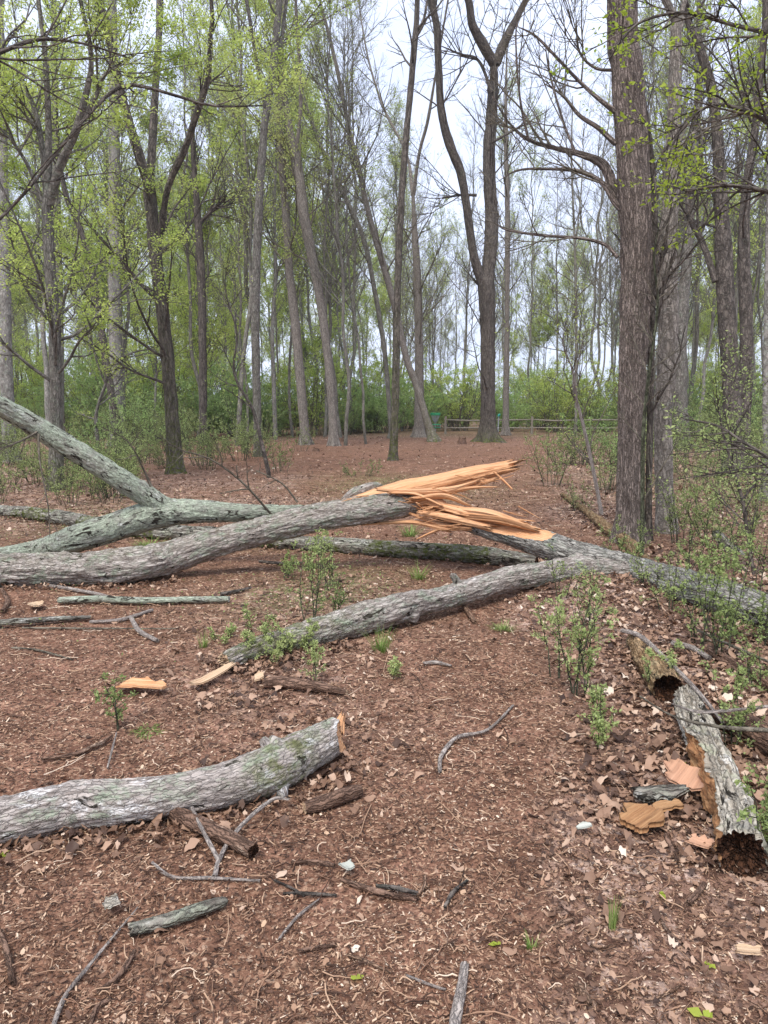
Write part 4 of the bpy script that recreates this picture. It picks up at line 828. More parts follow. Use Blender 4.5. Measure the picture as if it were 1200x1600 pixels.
tree('large forked dark tree right of centre with a mossy root foot', [[(763, 692, 30), (762, 600, 26), (762, 500, 27), (760, 445, 29), (762, 425, 26)], [(757, 450, 18), (741, 402, 16), (730, 330, 14), (720, 270, 15), (704, 230, 16), (690, 175, 14), (685, 100, 13), (683, 45, 13), (674, 0, 12)],
      [(762, 440, 24), (768, 350, 23), (764, 250, 22), (768, 180, 20), (773, 90, 22)], [(772, 100, 17), (755, 70, 18), (738, 38, 15), (732, 0, 13)], [(774, 100, 17), (790, 62, 15), (806, 30, 12), (822, 0, 11)], [(769, 145, 6), (748, 95, 5), (720, 85, 4), (690, 72, 3)], [(765, 225, 5), (800, 205, 4), (830, 190, 3)], [(745, 305, 5), (720, 305, 4), (690, 310, 3)]],
     37, 'dark_tree_bark', 11, wk=.93, kb=(9, 6, 4), bl=6, moss=mossy(.35, 1.0), flare=.7, topz=27)
tree('reddish straight trunk just behind the large forked tree', [[(790, 668, 14), (792, 500, 11), (793, 350, 11), (790, 200, 8), (792, 80, 6)]], 45, 'smooth_tree_bark', 12, kb=(22, 5, 4), bl=5)
# right
tree('broad furrowed tree trunk, the largest on the right', [[(984, 858, 56), (984, 800, 46), (985, 700, 44), (988, 600, 46), (991, 500, 50), (994, 400, 52), (991, 300, 56), (986, 200, 57), (979, 100, 54), (972, 0, 50)],
      [(1000, 345, 22), (962, 308, 22), (946, 262, 18), (915, 243, 14), (865, 231, 11), (822, 216, 9), (790, 185, 6), (770, 150, 3)], [(990, 345, 10), (962, 318, 10), (940, 285, 8), (905, 268, 7), (860, 264, 5), (810, 266, 4), (775, 285, 2)], [(962, 175, 10), (930, 150, 7), (900, 122, 6), (868, 88, 5), (835, 55, 4), (800, 38, 2)],
      [(962, 225, 9), (935, 200, 8), (905, 180, 7), (880, 150, 5), (850, 130, 3)], [(965, 402, 7), (945, 382, 6), (905, 372, 5), (850, 368, 5), (795, 360, 4), (775, 350, 2)], [(900, 240, 5), (880, 190, 4), (858, 110, 3), (850, 50, 2)], [(825, 216, 5), (812, 150, 4), (806, 60, 3), (812, 10, 2)], [(962, 110, 6), (930, 106, 5), (905, 80, 4), (900, 30, 3)]],
     8.8, 'big_tree_bark', 13, sides=180, ds=.03, wk=.92, hero=.018, kb=(5, 5, 4), bl=1.6, t0=.2, flare=.35, topz=20, rmin=.0022)
tree('narrow vine wrapped stem pressed between the two right trunks', [[(1012, 862, 12), (1014, 760, 12), (1016, 650, 14), (1018, 500, 16), (1020, 400, 18), (1022, 300, 14), (1016, 220, 8), (1008, 150, 4)]], 8.9, 'dark_tree_bark', 14, kb=(14, 6, 3), bl=1.5, t0=.1, sides=16, ds=.06, rmin=.0018)
tree('smoother brown trunk right beside the broad furrowed tree', [[(1042, 845, 36), (1038, 760, 30), (1036, 650, 32), (1040, 600, 34), (1045, 500, 34), (1042, 400, 34), (1048, 300, 27), (1052, 200, 24), (1055, 100, 22), (1055, 35, 17), (1040, 0, 14)], [(1050, 250, 9), (1080, 210, 7), (1110, 200, 5)], [(1056, 60, 12), (1066, 30, 10), (1070, 0, 9)]],
     9.6, 'smooth_tree_bark', 15, sides=90, ds=.04, wk=.9, hero=.008, kb=(10, 6, 4), bl=2.0, t0=.15, flare=.2, topz=20, rmin=.0018)
tree('thin grey green sapling stem standing in front of the broad tree', [[(1003, 885, 10), (1004, 780, 9), (1005, 680, 8), (1012, 600, 7), (1020, 540, 6), (1028, 470, 5), (1022, 400, 4), (1035, 330, 3)]], 7.4, 'green_twig', 16, kb=(18, 5, 3), bl=.9, t0=.2, sides=12, ds=.08, rmin=.0014, flare=0)
tree('dark twisted trunk leaning out at the upper right', [[(1148, 735, 40), (1142, 600, 34), (1136, 500, 36), (1131, 400, 34), (1126, 300, 26), (1120, 200, 22), (1110, 130, 20), (1088, 60, 16), (1070, 0, 14)], [(1118, 440, 14), (1100, 385, 13), (1075, 330, 12), (1082, 270, 10), (1102, 215, 8), (1112, 170, 6)]], 18, 'dark_tree_bark', 17, kb=(14, 7, 4), bl=3.5, t0=.2)
tree('grey trunk with exposed mossy roots behind the right pair', [[(1066, 695, 30), (1062, 600, 28), (1064, 500, 26), (1072, 420, 22), (1080, 300, 18), (1090, 150, 14), (1092, 0, 10)]], 30, 'grey_tree_bark', 18, kb=(18, 6, 4), bl=5, moss=mossy(.5, 1), flare=.9, leaf='bud_leaf', per=1)
tree('dark trunk second from the right edge', [[(1160, 705, 26), (1165, 600, 26), (1166, 500, 26), (1162, 400, 24), (1166, 300, 20), (1180, 200, 16), (1190, 100, 14), (1196, 0, 12)]], 22, 'dark_tree_bark', 19, kb=(18, 7, 4), bl=4, t0=.2)
tree('pale trunk on the right edge', [[(1196, 740, 13), (1197, 600, 13), (1199, 450, 12), (1202, 300, 11), (1210, 0, 8)]], 13, 'pale_tree_bark', 20, kb=(12, 6, 4), bl=2.5, t0=.2)
tree('pale broad trunk on the left edge', [[(12, 640, 26), (8, 500, 25), (4, 300, 23), (2, 100, 20), (0, 0, 18)]], 24, 'pale_tree_bark', 21, kb=(14, 6, 4), bl=5, leaf=SL, per=10, lsize=.09)
tree('pale tall trunk behind the dark two stemmed tree', [[(182, 672, 28), (180, 480, 26), (179, 300, 24), (178, 150, 20), (176, 0, 16)]], 34, 'pale_tree_bark', 22, kb=(16, 6, 4), bl=6, leaf=SL, per=10, lsize=.08)
tree('slanting dark trunk behind the grey forked tree', [[(185, 680, 15), (165, 560, 15), (150, 455, 14), (130, 370, 12), (105, 310, 11), (92, 240, 8), (88, 150, 6)]], 28, 'dark_tree_bark', 23, kb=(14, 6, 4), bl=4, leaf=SL, per=8, lsize=.07)
tree('pale trunk rising behind the grey forked tree', [[(95, 660, 16), (92, 450, 16), (87, 250, 15), (86, 120, 13), (84, 0, 11)]], 38, 'pale_tree_bark', 24, kb=(16, 6, 4), bl=5, leaf=SL, per=9, lsize=.08)
tree('crooked dark sapling bending over the bare soil left of centre', [[(420, 740, 9), (408, 690, 8), (395, 640, 7), (372, 600, 6), (365, 570, 5), (370, 520, 4), (352, 450, 3), (360, 380, 2)]], 17.5, 'dark_tree_bark', 25, kb=(14, 5, 3), bl=1.6, t0=.3, leaf=SL, per=2, lsize=.05, sides=10, flare=0)
tree('forked thin sapling between the dark trunk and the grey forked tree', [[(155, 710, 8), (150, 650, 7), (165, 600, 6), (175, 570, 5), (210, 550, 4), (245, 545, 3)], [(165, 600, 5), (150, 560, 4), (140, 500, 3), (150, 430, 2)]], 20, 'grey_tree_bark', 26, kb=(12, 5, 3), bl=1.8, t0=.3, leaf=SL, per=4, lsize=.05, flat=.5, sides=10, flare=0)
tree('leaning pale sapling with a curved stem right of the path', [[(942, 812, 8), (932, 760, 8), (915, 680, 7), (905, 640, 7), (895, 600, 5), (905, 560, 4), (912, 520, 3)], [(903, 640, 5), (895, 580, 4), (880, 540, 3), (884, 500, 2)]], 11, 'grey_twig', 27, kb=(10, 5, 3), bl=1.2, t0=.3, leaf=SL, per=1, lsize=.04, sides=10, flare=0)
tree('thin multi stemmed pale tree right of centre', [[(900, 640, 6), (900, 480, 6), (898, 380, 5), (893, 250, 4), (895, 150, 3)], [(898, 390, 4), (908, 300, 3), (912, 200, 2)]], 45, 'far_tree_bark', 28, kb=(16, 5, 4), bl=4)
tree('thin dark sapling between the right trunks and the edge', [[(1180, 920, 8), (1172, 860, 8), (1160, 780, 7), (1145, 730, 6), (1130, 680, 5), (1122, 630, 4), (1118, 590, 3)], [(1160, 780, 4), (1185, 750, 4), (1210, 730, 3)]], 6.8, 'dark_tree_bark', 29, kb=(14, 6, 3), bl=.9, t0=.2, leaf='privet_leaf', per=4, lsize=.028, sides=10, flare=0, rmin=.0012)
# ------------------------------------------------------------------ near overhanging leafy trees (left and upper right)
def beech(label, X0, Y0, H, seed, kb=(26, 7, 5), bl=3.2, leaf=SL, per=15, ls=.055, flat=.75, t0=.2, r0=.05, lean=(0, 0), mat='grey_tree_bark', root=True, group=None, up=.03):
    rg = np.random.default_rng(seed); g = float(gh(X0, Y0)); n = 14
    z = np.linspace(-.05, H, n); px = X0 + lean[0] * (z / H) ** 1.4 + np.cumsum(rg.normal(0, H * .006, n)); py = Y0 + lean[1] * (z / H) ** 1.4 + np.cumsum(rg.normal(0, H * .006, n))
    rows = np.stack([px, py, z + g, r0 * (1.05 - z / H) + .006], 1); c = spline(rows, n=40); mb = MB(); p = c[None, :, :3]; r = c[None, :, 3]
    tubes(mb, p, r, 12); rt = empty('understory_tree', (X0, Y0, g), label, 'tree', group); mb.build('trunk', MATS[mat], rt)
    mbW = MB(); rmin = .0014 + .00005 * Y0
    p1, r1 = kids(p, r, kb[0], t0, .98, .9, 1.5, 1, .42, 10, .08, up, rg, 0, rmin, .4, Lfix=bl); tubes(mbW, p1, r1, 6)
    p2, r2 = kids(p1, r1, kb[1], .12, .97, .5, 1.1, .42, .55, 6, .08, .01, rg, flat, rmin); tubes(mbW, p2, r2, 4)
    p3, r3 = kids(p2, r2, kb[2], .1, .97, .5, 1.0, .45, .6, 4, .1, 0, rg, flat, rmin); tubes(mbW, p3, r3, 3)
    mbW.build('branches', MATS['twig_bark'], rt); mbL = MB(); leaves(mbL, p3, per, ls, rg, .62, .03); leaves(mbL, p2, per + 2, ls, rg, .62, .04); mbL.build('crown', MATS[leaf], rt)
    return rt
beech('young leafy tree at the far left with fresh green sprays', -6.6, 11.5, 9.5, 1, bl=4.2, per=15)
beech('young leafy tree beyond the grey forked tree', -5.6, 19, 11, 2, bl=4.5, ls=.07, per=15)
beech('leafy understory tree between the dark two stemmed tree and the left edge', -8.5, 24, 14, 3, bl=5.5, ls=.08, per=15)
beech('leafy understory tree behind the dark two stemmed tree', -4.5, 27, 12, 4, bl=5, ls=.08, per=12)
beech('broad low leafy tree in the left centre background', -2.2, 38, 8, 5, bl=5, ls=.10, per=15, t0=.12)
beech('bright low leafy tree behind the slim centre tree', -1.4, 44, 10, 6, bl=6, ls=.12, per=15, t0=.1)
beech('leafy understory tree right of the large forked tree', 7.5, 40, 9, 7, bl=5, ls=.10, per=12, t0=.1, leaf=SL)
beech('leafy understory tree beyond the fence on the right', 12.5, 46, 11, 8, bl=6, ls=.12, per=12, t0=.1)
beech('tall bright green tree in the upper centre distance', .2, 58, 35, 9, bl=7.5, kb=(56, 7, 5), ls=.17, per=18, t0=.5, r0=.16, flat=.2)
beech('soft green tree on the left horizon', -20, 52, 22, 10, bl=8, kb=(44, 7, 5), ls=.15, per=15, t0=.12, r0=.14, flat=.4)
beech('tall soft green tree left of the centre distance', -9.5, 50, 24, 11, bl=7, kb=(44, 7, 5), ls=.14, per=12, t0=.3, r0=.14, flat=.3)
beech('small pink flowering tree far behind the large forked tree', 8.3, 48.6, 8.4, 12, bl=2.0, kb=(20, 6, 4), ls=.13, per=14, t0=.7, leaf='pink_blossom', r0=.06)
beech('tall soft green tree in the right distance', 20, 60, 22, 13, bl=7, kb=(34, 7, 5), ls=.15, per=9, t0=.3, r0=.14, flat=.3, leaf='bud_leaf')
beech('leafy low tree at the far left background', -14.5, 33, 9, 14, bl=5, ls=.09, per=15, t0=.1)
bps = [beech('', 0, 30, 8, 41, bl=4.4, ls=.095, per=13, t0=.08, kb=(28, 7, 5)), beech('', 0, 30, 11, 42, bl=4.8, ls=.095, per=12, t0=.15, kb=(34, 7, 5)), beech('', 0, 30, 15, 43, bl=5.4, ls=.10, per=11, t0=.2, kb=(40, 7, 5), flat=.5), beech('', 0, 30, 6, 44, bl=3.6, ls=.095, per=15, t0=.08)]
BL_ = ['low leafy tree spreading bright green sprays at the side of the clearing', 'leafy tree spreading bright green sprays at the side of the clearing', 'tall leafy tree with bright green crown at the side of the clearing', 'low bushy tree spreading bright green sprays at the side of the clearing']
rq = np.random.default_rng(9)
bspots = [(-4.2, 16.5, 2, .9), (-7, 21, 2, 1.1), (-5.5, 24, 2, 1.2), (-9.5, 25, 2, 1.2), (-2.6, 27, 2, 1.1), (-6.6, 31, 2, 1.4), (-3.4, 35, 2, 1.4), (-11, 33, 2, 1.4), (-.8, 40, 2, 1.2), (8.5, 26, 1, .9), (11, 31, 2, .9), (14, 36, 2, 1.1), (6.2, 50, 1, 1.0), (9, 51, 1, .9), (11.5, 50, 0, 1.2), (13.5, 52, 1, 1.0), (2.6, 50, 0, 1.1), (0, 47, 0, 1.1), (-2.8, 46, 1, 1.0), (16, 45, 1, 1.1), (-3.2, 10.5, 3, .8), (-4.6, 13.5, 0, .9), (-7.5, 15.5, 1, .9), (-3.4, 21, 3, 1.0), (-10, 20, 1, 1.0), (-8, 28, 1, 1), (-12, 26, 2, 1), (-3, 31, 0, .9), (-15, 30, 2, 1)]
while len(bspots) < 150:
    y = rq.uniform(30, 74); r = rq.uniform(-.56, .56)
    if -.14 < r < .34 and y < 51: continue
    if r > .1 and rq.random() < .35: continue
    bspots.append((r * y, y, int(rq.choice(4, p=[.3, .3, .25, .15])), rq.uniform(.75, 1.25)))
for x, y, k, sc in bspots:
    o = copy_tree(bps[k], (x, y, float(gh(x, y))), float(rq.uniform(0, 6.28)), float(sc)); tag(o, BL_[k], 'tree', ['low leafy', 'leafy', 'tall leafy', 'low bushy'][k] + ' trees at the sides of the clearing')
for s_ in bps:
    for ch in list(s_.children): bpy.data.objects.remove(ch)
    bpy.data.objects.remove(s_)
def overhang(label, pts_, seed, leaf='bright_leaf', kb=(9, 5), bl=.9, per=3, ls=.045):
    """a bough reaching into the picture from a tree standing just outside the frame"""
    rg = np.random.default_rng(seed); rows = [pt(*q) for q in pts_]; c = spline(rows, n=24); p = c[None, :, :3]; r = c[None, :, 3]; g0 = rows[0]
    n0 = np.array([g0[0] * 1.15 + np.sign(g0[0]) * .3, g0[1], float(gh(g0[0] * 1.15 + np.sign(g0[0]) * .3, g0[1]))])
    rt = empty('bough_tree', n0, label, 'tree'); mb = MB()
    st = spline([[*n0, .06], [n0[0] - .05, n0[1], g0[2] * .5, .05], [g0[0] + .1 * np.sign(g0[0]), g0[1], g0[2] - .15, .045], [g0[0] + .05, g0[1] + .1, g0[2] + 2, .03]], n=24)
    tubes(mb, st[None, :, :3], st[None, :, 3], 12); mb.build('trunk', MATS['grey_tree_bark'], rt); mw = MB(); tubes(mw, p, r, 8)
    p1, r1 = kids(p, r, kb[0], .1, .98, .5, 1.0, 1, .5, 8, .1, 0.01, rg, .3, .0014, .2, Lfix=bl); tubes(mw, p1, r1, 5)
    p2, r2 = kids(p1, r1, kb[1], .15, .97, .5, 1.0, .45, .6, 5, .1, 0, rg, .4, .0012); tubes(mw, p2, r2, 4)
    mw.build('branches', MATS['dark_tree_bark'], rt); ml = MB(); leaves(ml, p2, per, ls, rg, .55, .015); leaves(ml, p1, per, ls, rg, .55, .015); ml.build('crown', MATS[leaf], rt)
overhang('leafy bough reaching in from the upper right corner', [(1240, 60, 9, 6.5), (1150, 40, 6, 6.4), (1070, 20, 5, 6.3), (1000, 35, 4, 6.2), (960, 75, 2, 6.0)], 1, per=4, kb=(14, 6))
overhang('leafy bough reaching in at the right edge below the corner', [(1250, 230, 9, 6.0), (1180, 180, 7, 6.0), (1110, 165, 5, 6.0), (1060, 210, 4, 6.0), (1040, 260, 2, 6.0)], 2, per=7, kb=(14, 6))
overhang('leafy spray hanging at the right edge across the dark trunks', [(1270, 330, 9, 7.5), (1200, 300, 7, 7.5), (1130, 290, 5, 7.5), (1070, 300, 3, 7.6)], 6, per=6, kb=(14, 6), bl=1.1)
overhang('dark drooping leafy bough at the upper left', [(-60, 110, 9, 7.5), (0, 82, 7, 7.6), (60, 62, 6, 7.8), (130, 68, 4, 8.0), (200, 90, 3, 8.2)], 3, leaf=SL, bl=1.4, per=4, ls=.05)
overhang('long thin bough crossing the upper left below the corner', [(-60, 400, 6, 8.0), (40, 300, 5, 8.3), (120, 200, 5, 8.6), (190, 135, 6, 9), (260, 145, 5, 9.2), (330, 165, 4, 9.4), (410, 165, 2, 9.6)], 4, leaf=SL, bl=1.4, per=4, ls=.055)
overhang('leafy bough low at the right edge over the undergrowth', [(1260, 760, 8, 5.0), (1200, 715, 6, 5.0), (1160, 690, 5, 5.1), (1120, 665, 4, 5.2), (1070, 655, 2, 5.3)], 5, leaf='privet_leaf', bl=.7, per=4, ls=.032, kb=(12, 5))
# ------------------------------------------------------------------ background forest: prototypes copied
def proto(seed, H, leaf=None, per=1, r0=.10, two=False, mat='far_tree_bark', ls=.12, t0=.3):
    rg = np.random.default_rng(seed); n = 16; z = np.linspace(-.1, H, n)
    px = np.cumsum(rg.normal(0, H * .006, n)) + rg.normal(0, .04) * z; py = np.cumsum(rg.normal(0, H * .006, n)); px -= px[0]; py -= py[0]
    rows = np.stack([px, py, z, r0 * (1.05 - z / H) ** .8 + .01], 1); P_ = [rows]
    if two:
        k = rg.integers(5, 8); q = rows[k:].copy(); off = np.linspace(0, 1, len(q)) ** .8 * H * .12 * rg.choice([-1, 1]); q[:, 0] += off; q[:, 3] *= .75; P_.append(q)
    mb = MB(); c = [spline(q, n=30) for q in P_]; p = np.array([q[:, :3] for q in c]); r = np.array([q[:, 3] for q in c]); tubes(mb, p, r, 9)
    rt = empty('forest_tree', (0, 0, 0)); mb.build('trunk', MATS[mat], rt); mw = MB()
    p1, r1 = kids(p, r, 34 if not two else 20, t0, .99, .35, 1.0, 1, .35, 9, .09, .07, rg, 0, .008, .5, Lfix=H * .24); tubes(mw, p1, r1, 5)
    p2, r2 = kids(p1, r1, 9, .15, .97, .35, .9, .42, .5, 5, .12, .05, rg, 0, .006); tubes(mw, p2, r2, 3)
    p3, r3 = kids(p2, r2, 4, .15, .97, .35, .9, .55, .6, 4, .12, .05, rg, 0, .006); tubes(mw, p3, r3, 3)
    mw.build('branches', MATS['far_tree_bark'], rt)
    if leaf: ml = MB(); leaves(ml, p3, per, ls, rg, .3, .12); ml.build('crown', MATS[leaf], rt)
    return rt
LABS = ['slender bare tree standing far back in the wood', 'forked bare tree standing far back in the wood', 'slender tree far back in the wood with thin green haze of buds', 'pale thin tree far back in the wood with fresh green leaves']
protos = [[proto(11, 25), proto(12, 28, r0=.125), proto(13, 22, r0=.07)], [proto(14, 26, two=True, r0=.12), proto(15, 24, two=True, r0=.09)], [proto(16, 26, 'bud_leaf', 4), proto(17, 22, 'bud_leaf', 5, r0=.07)], [proto(18, 24, SL, 10, mat='pale_tree_bark', ls=.13), proto(19, 18, SL, 10, mat='pale_tree_bark', r0=.06, ls=.13, t0=.15)]]
rb = np.random.default_rng(77); used = set(); placed = []
def put(kind, x, y, sc):
    v = int(rb.integers(len(protos[kind]))); src = protos[kind][v]; loc = (x, y, float(gh(x, y)))
    if (kind, v) not in used:
        used.add((kind, v)); src.location = Vector(loc); src.scale = (sc,) * 3; src.rotation_euler = (0, 0, float(rb.uniform(0, 6.28))); r = src
    else: r = copy_tree(src, loc, float(rb.uniform(0, 6.28)), sc)
    tag(r, LABS[kind], 'tree', ['bare trees far back in the wood', 'forked bare trees far back in the wood', 'budding trees far back in the wood', 'leafy thin trees far back in the wood'][kind])
def clear(x, y):
    if x * x / 1 < 0: return False
    if 0 < y < 45 and -.02 < x / y < .33 and y < 47: return False
    return all((x - a) ** 2 + (y - b) ** 2 > 1.5 for a, b in placed)
tries = 0
while len(placed) < 270 and tries < 5000:
    tries += 1; u = rb.random(); y = 33 + 85 * u ** 1.1; x = rb.uniform(-.62, .62) * (y + 3)
    if x / y > .05 and x / y < .32 and y < 50: continue
    if not clear(x, y): continue
    placed.append((x, y)); left = x / y < -.05
    kind = int(rb.choice(4, p=[.18, .08, .30, .44] if left else [.28, .14, .36, .22])); put(kind, x, y, float(rb.uniform(.75, 1.15)))
# ------------------------------------------------------------------ shrub band beyond the fence
def shrub_proto(seed, H, W_, leaf='shrub_leaf', ls=.07, n=26, per=5):
    rg = np.random.default_rng(seed); a = rg.uniform(0, 6.28, n); p0 = np.stack([np.cos(a) * W_ * .18 * rg.random(n), np.sin(a) * W_ * .18 * rg.random(n), np.full(n, -.05)], 1)
    d = np.stack([np.cos(a) * rg.uniform(.1, .8, n) * W_ / H, np.sin(a) * rg.uniform(.1, .8, n) * W_ / H, np.ones(n)], 1)
    p, r = grow(p0, d, H * rg.uniform(.6, 1.15, n), np.full(n, .012 * H / 2), 9, .1, 0.0, rg, rmin=.003); rt = empty('shrub', (0, 0, 0)); mw = MB(); tubes(mw, p, r, 5)
    p2, r2 = kids(p, r, 9, .12, .98, .5, 1.2, .35, .6, 6, .12, .02, rg, .2, .003); tubes(mw, p2, r2, 3)
    p3, r3 = kids(p2, r2, 4, .15, .98, .5, 1.0, .5, .6, 4, .12, .0, rg, .3, .0025); tubes(mw, p3, r3, 3); mw.build('stems', MATS['twig_bark'], rt)
    ml = MB(); leaves(ml, p3, per, ls, rg, .4, .04); leaves(ml, p2, per, ls, rg, .4, .04); ml.build('foliage', MATS[leaf], rt); return rt
sp = [shrub_proto(31, 4.0, 4.0, ls=.11, per=9), shrub_proto(32, 3.4, 4.2, ls=.11, per=9), shrub_proto(33, 6.0, 4.2, leaf='spring_leaf', ls=.12, n=20, per=9), shrub_proto(34, 2.6, 3.6, ls=.10, n=30, per=8)]
GL = ['dense green shrub in the undergrowth at the far edge of the clearing', 'dense green shrub in the undergrowth at the far edge of the clearing', 'tall yellow green shrub in the far undergrowth', 'dense green shrub in the undergrowth at the far edge of the clearing']
ns = 0
for row_y, step in ((50, 2.6), (55, 3.0), (62, 3.6), (72, 4.6)):
    x = -.58 * row_y
    while x < .58 * row_y:
        yy = row_y + rb.uniform(-1.5, 1.5) - (6 if x < -4 and row_y < 60 else 0) + (3.2 if x > 0 else 0)
        k = int(rb.choice(4, p=[.25, .2, .4, .15])); loc = (x, yy, float(gh(x, yy))); sc = float(rb.uniform(.75, 1.2))
        if k == ns and ns < 4: pass
        r = copy_tree(sp[k], loc, float(rb.uniform(0, 6.28)), sc); tag(r, GL[k], 'shrub', 'green shrubs beyond the clearing' if k != 2 else 'yellow green shrubs beyond the clearing'); x += step * rb.uniform(.7, 1.3)
for s_ in sp:
    for ch in list(s_.children): bpy.data.objects.remove(ch)
    bpy.data.objects.remove(s_)
# ------------------------------------------------------------------ undergrowth seedlings near and middle distance
def sapling(label, px, py, hpx, wpx, seed, leaf='privet_leaf', n=4, ls=None, per=5, k2=8, k3=3, D=None, lean=0.0, name='seedling_shrub', stem='green_twig', group=None, cat='shrub'):
    c = G(px, py); s = mpp(c); H = hpx * s; W_ = wpx * s; rg = np.random.default_rng(seed + 500); a = rg.uniform(0, 6.28, n)
    p0 = np.stack([c[0] + np.cos(a) * W_ * .15, c[1] + np.sin(a) * W_ * .15, np.full(n, c[2] - .01)], 1)
    sp_ = rg.uniform(.1, .5, n) * W_ / max(H, .01); d = np.stack([np.cos(a) * sp_ + lean, np.sin(a) * sp_, np.ones(n)], 1)
    p, r = grow(p0, d, H * rg.uniform(.65, 1.05, n), np.full(n, min(.006, .0025 + H * .004)), 9, .07, .02, rg, rmin=.0009 + c[1] * .00008); rt = empty(name, c, label, cat, group); mw = MB(); tubes(mw, p, r, 6)
    rm = .0007 + c[1] * .00008
    p2, r2 = kids(p, r, k2, .15, .98, .6, 1.2, .3, .5, 5, .1, .03, rg, 0, rm, .02); tubes(mw, p2, r2, 4)
    p3 = p2
    if k3: p3, r3 = kids(p2, r2, k3, .2, .98, .5, 1.0, .5, .6, 4, .1, .02, rg, 0, rm, .015); tubes(mw, p3, r3, 3)
    mw.build('stems', MATS[stem], rt); ml = MB(); ls = ls or min(.032, max(.018, H * .03)); leaves(ml, p3, per, ls, rg, .4, ls * .2); leaves(ml, p2, per, ls, rg, .4, ls * .2); leaves(ml, p, per * 4, ls, rg, .4, ls * .2); ml.build('foliage', MATS[leaf], rt); return rt
SH = [('tall leafy seedling in front of the trunk fork at right', 905, 1085, 210, 70, 1, 5), ('airy seedling left of the tall one at the trunk fork', 868, 1060, 130, 60, 2, 3), ('low leafy seedling on the leaf litter below the trunk fork', 945, 1150, 95, 70, 3, 3),
      ('small seedling on the leaf litter left of the hollow log', 925, 1175, 60, 40, 4, 2), ('spindly seedling just behind the middle limb', 482, 985, 150, 50, 5, 4), ('spindly seedling leaning over the grey trunk in the middle', 520, 925, 110, 60, 6, 4),
      ('small leafy seedling in front of the limb', 492, 1075, 110, 30, 7, 2), ('dense green bushy patch over the limb end', 415, 1035, 62, 90, 8, 9), ('green bushy patch beside the limb end', 465, 1020, 50, 70, 9, 7), ('thin lone seedling on soil left of the foreground log', 192, 1140, 150, 50, 10, 2),
      ('bushy undergrowth against the split trunk near the right edge', 1165, 1000, 80, 110, 11, 6), ('tall seedling in front of the split trunk at right', 1085, 1010, 190, 80, 12, 4), ('tall seedling right of the hollow piece', 1135, 1035, 210, 90, 13, 5), ('leafy seedling at the right edge over the split trunk', 1195, 1010, 190, 90, 14, 3),
      ('small leafy seedling above the hollow opening', 1020, 1080, 90, 90, 15, 4), ('thin seedling rising in front of the hollow end', 1190, 1352, 230, 40, 16, 2), ('leafy seedling at the right edge by the hollow end', 1212, 1340, 100, 40, 17, 3), ('seedling between the rotten logs', 1145, 1170, 130, 60, 18, 4),
      ('wispy green shrub right of the path before the sapling', 862, 760, 105, 80, 19, 12), ('wispy green shrub left of centre on bare soil', 440, 738, 62, 80, 20, 9), ('small green shrub between the left centre trees', 470, 705, 50, 60, 21, 8), ('wispy shrub in the clearing before the slim tree', 560, 745, 34, 110, 22, 12),
      ('wispy shrub under the forked limb', 155, 780, 70, 70, 23, 6), ('low shrub at the foot of the dark two stemmed tree', 300, 700, 55, 80, 24, 8), ('shrub at the left edge behind the log', 30, 730, 90, 110, 25, 12), ('shrub left of the dark trunk foot', 215, 720, 80, 90, 26, 10),
      ('shrub behind the leaning log at right', 1120, 860, 120, 110, 27, 9), ('shrub at the foot of the smooth brown trunk', 1065, 850, 110, 90, 28, 8), ('shrub at the foot of the broad tree', 975, 890, 90, 70, 29, 6), ('shrub at the far right behind the leaning log', 1185, 800, 140, 110, 30, 10), ('shrub right of the leaning pale sapling', 960, 770, 80, 90, 31, 10), ('green shrub behind the slim right saplings', 1100, 760, 110, 130, 32, 12), ('low seedlings beside the leaning sapling', 905, 800, 60, 60, 33, 7),
      ('seedling left of the tall pair below the broad tree', 1040, 955, 120, 60, 34, 4), ('small seedling on the path edge below the limb', 610, 1060, 40, 30, 35, 2), ('low green bush left of the seedlings behind the limb', 440, 905, 50, 70, 36, 5)]
for lab, px, py, hp, wp_, sd_, n_ in SH: sapling(lab, px, py, hp, wp_, sd_, n=n_, per=6 if py > 850 else 4, leaf='privet_leaf')
EX = [(1120, 960, 130, 110), (1060, 900, 120, 90), (1180, 930, 170, 120), (1020, 920, 90, 70), (1150, 880, 150, 120), (1085, 830, 110, 110), (1195, 860, 200, 120), (1140, 810, 130, 120), (1060, 790, 90, 110), (1120, 770, 120, 130), (1180, 1080, 130, 90), (880, 930, 100, 70), (925, 990, 130, 70), (400, 990, 60, 70), (350, 1000, 30, 60), (520, 965, 90, 60), (20, 770, 100, 110), (120, 760, 60, 90), (70, 745, 80, 110)]
POS = ['in front of the split trunk by the right edge', 'just behind the split trunk', 'hugging the split trunk at the right edge', 'at the near side of the split trunk below the broad tree', 'behind the split trunk by the leaning log', 'right of the smooth brown trunk foot', 'tall at the right edge over the leaning log', 'beyond the leaning log', 'beside the brown trunk pair in the distance', 'in the right middle distance', 'right of the pale rotten log', 'in front of the trunk fork on its left', 'in the gap under the trunk fork', 'over the middle of the limb end', 'at the very tip of the limb', 'behind the middle of the limb', 'at the left edge under the lichen limb', 'below the lichen limb near the grey tree', 'behind the lichen limb at left']
for k, (px, py, hp, wp_) in enumerate(EX): sapling('airy pale green seedlings ' + POS[k], px, py, hp * .85, wp_, 200 + k, n=4, per=3)
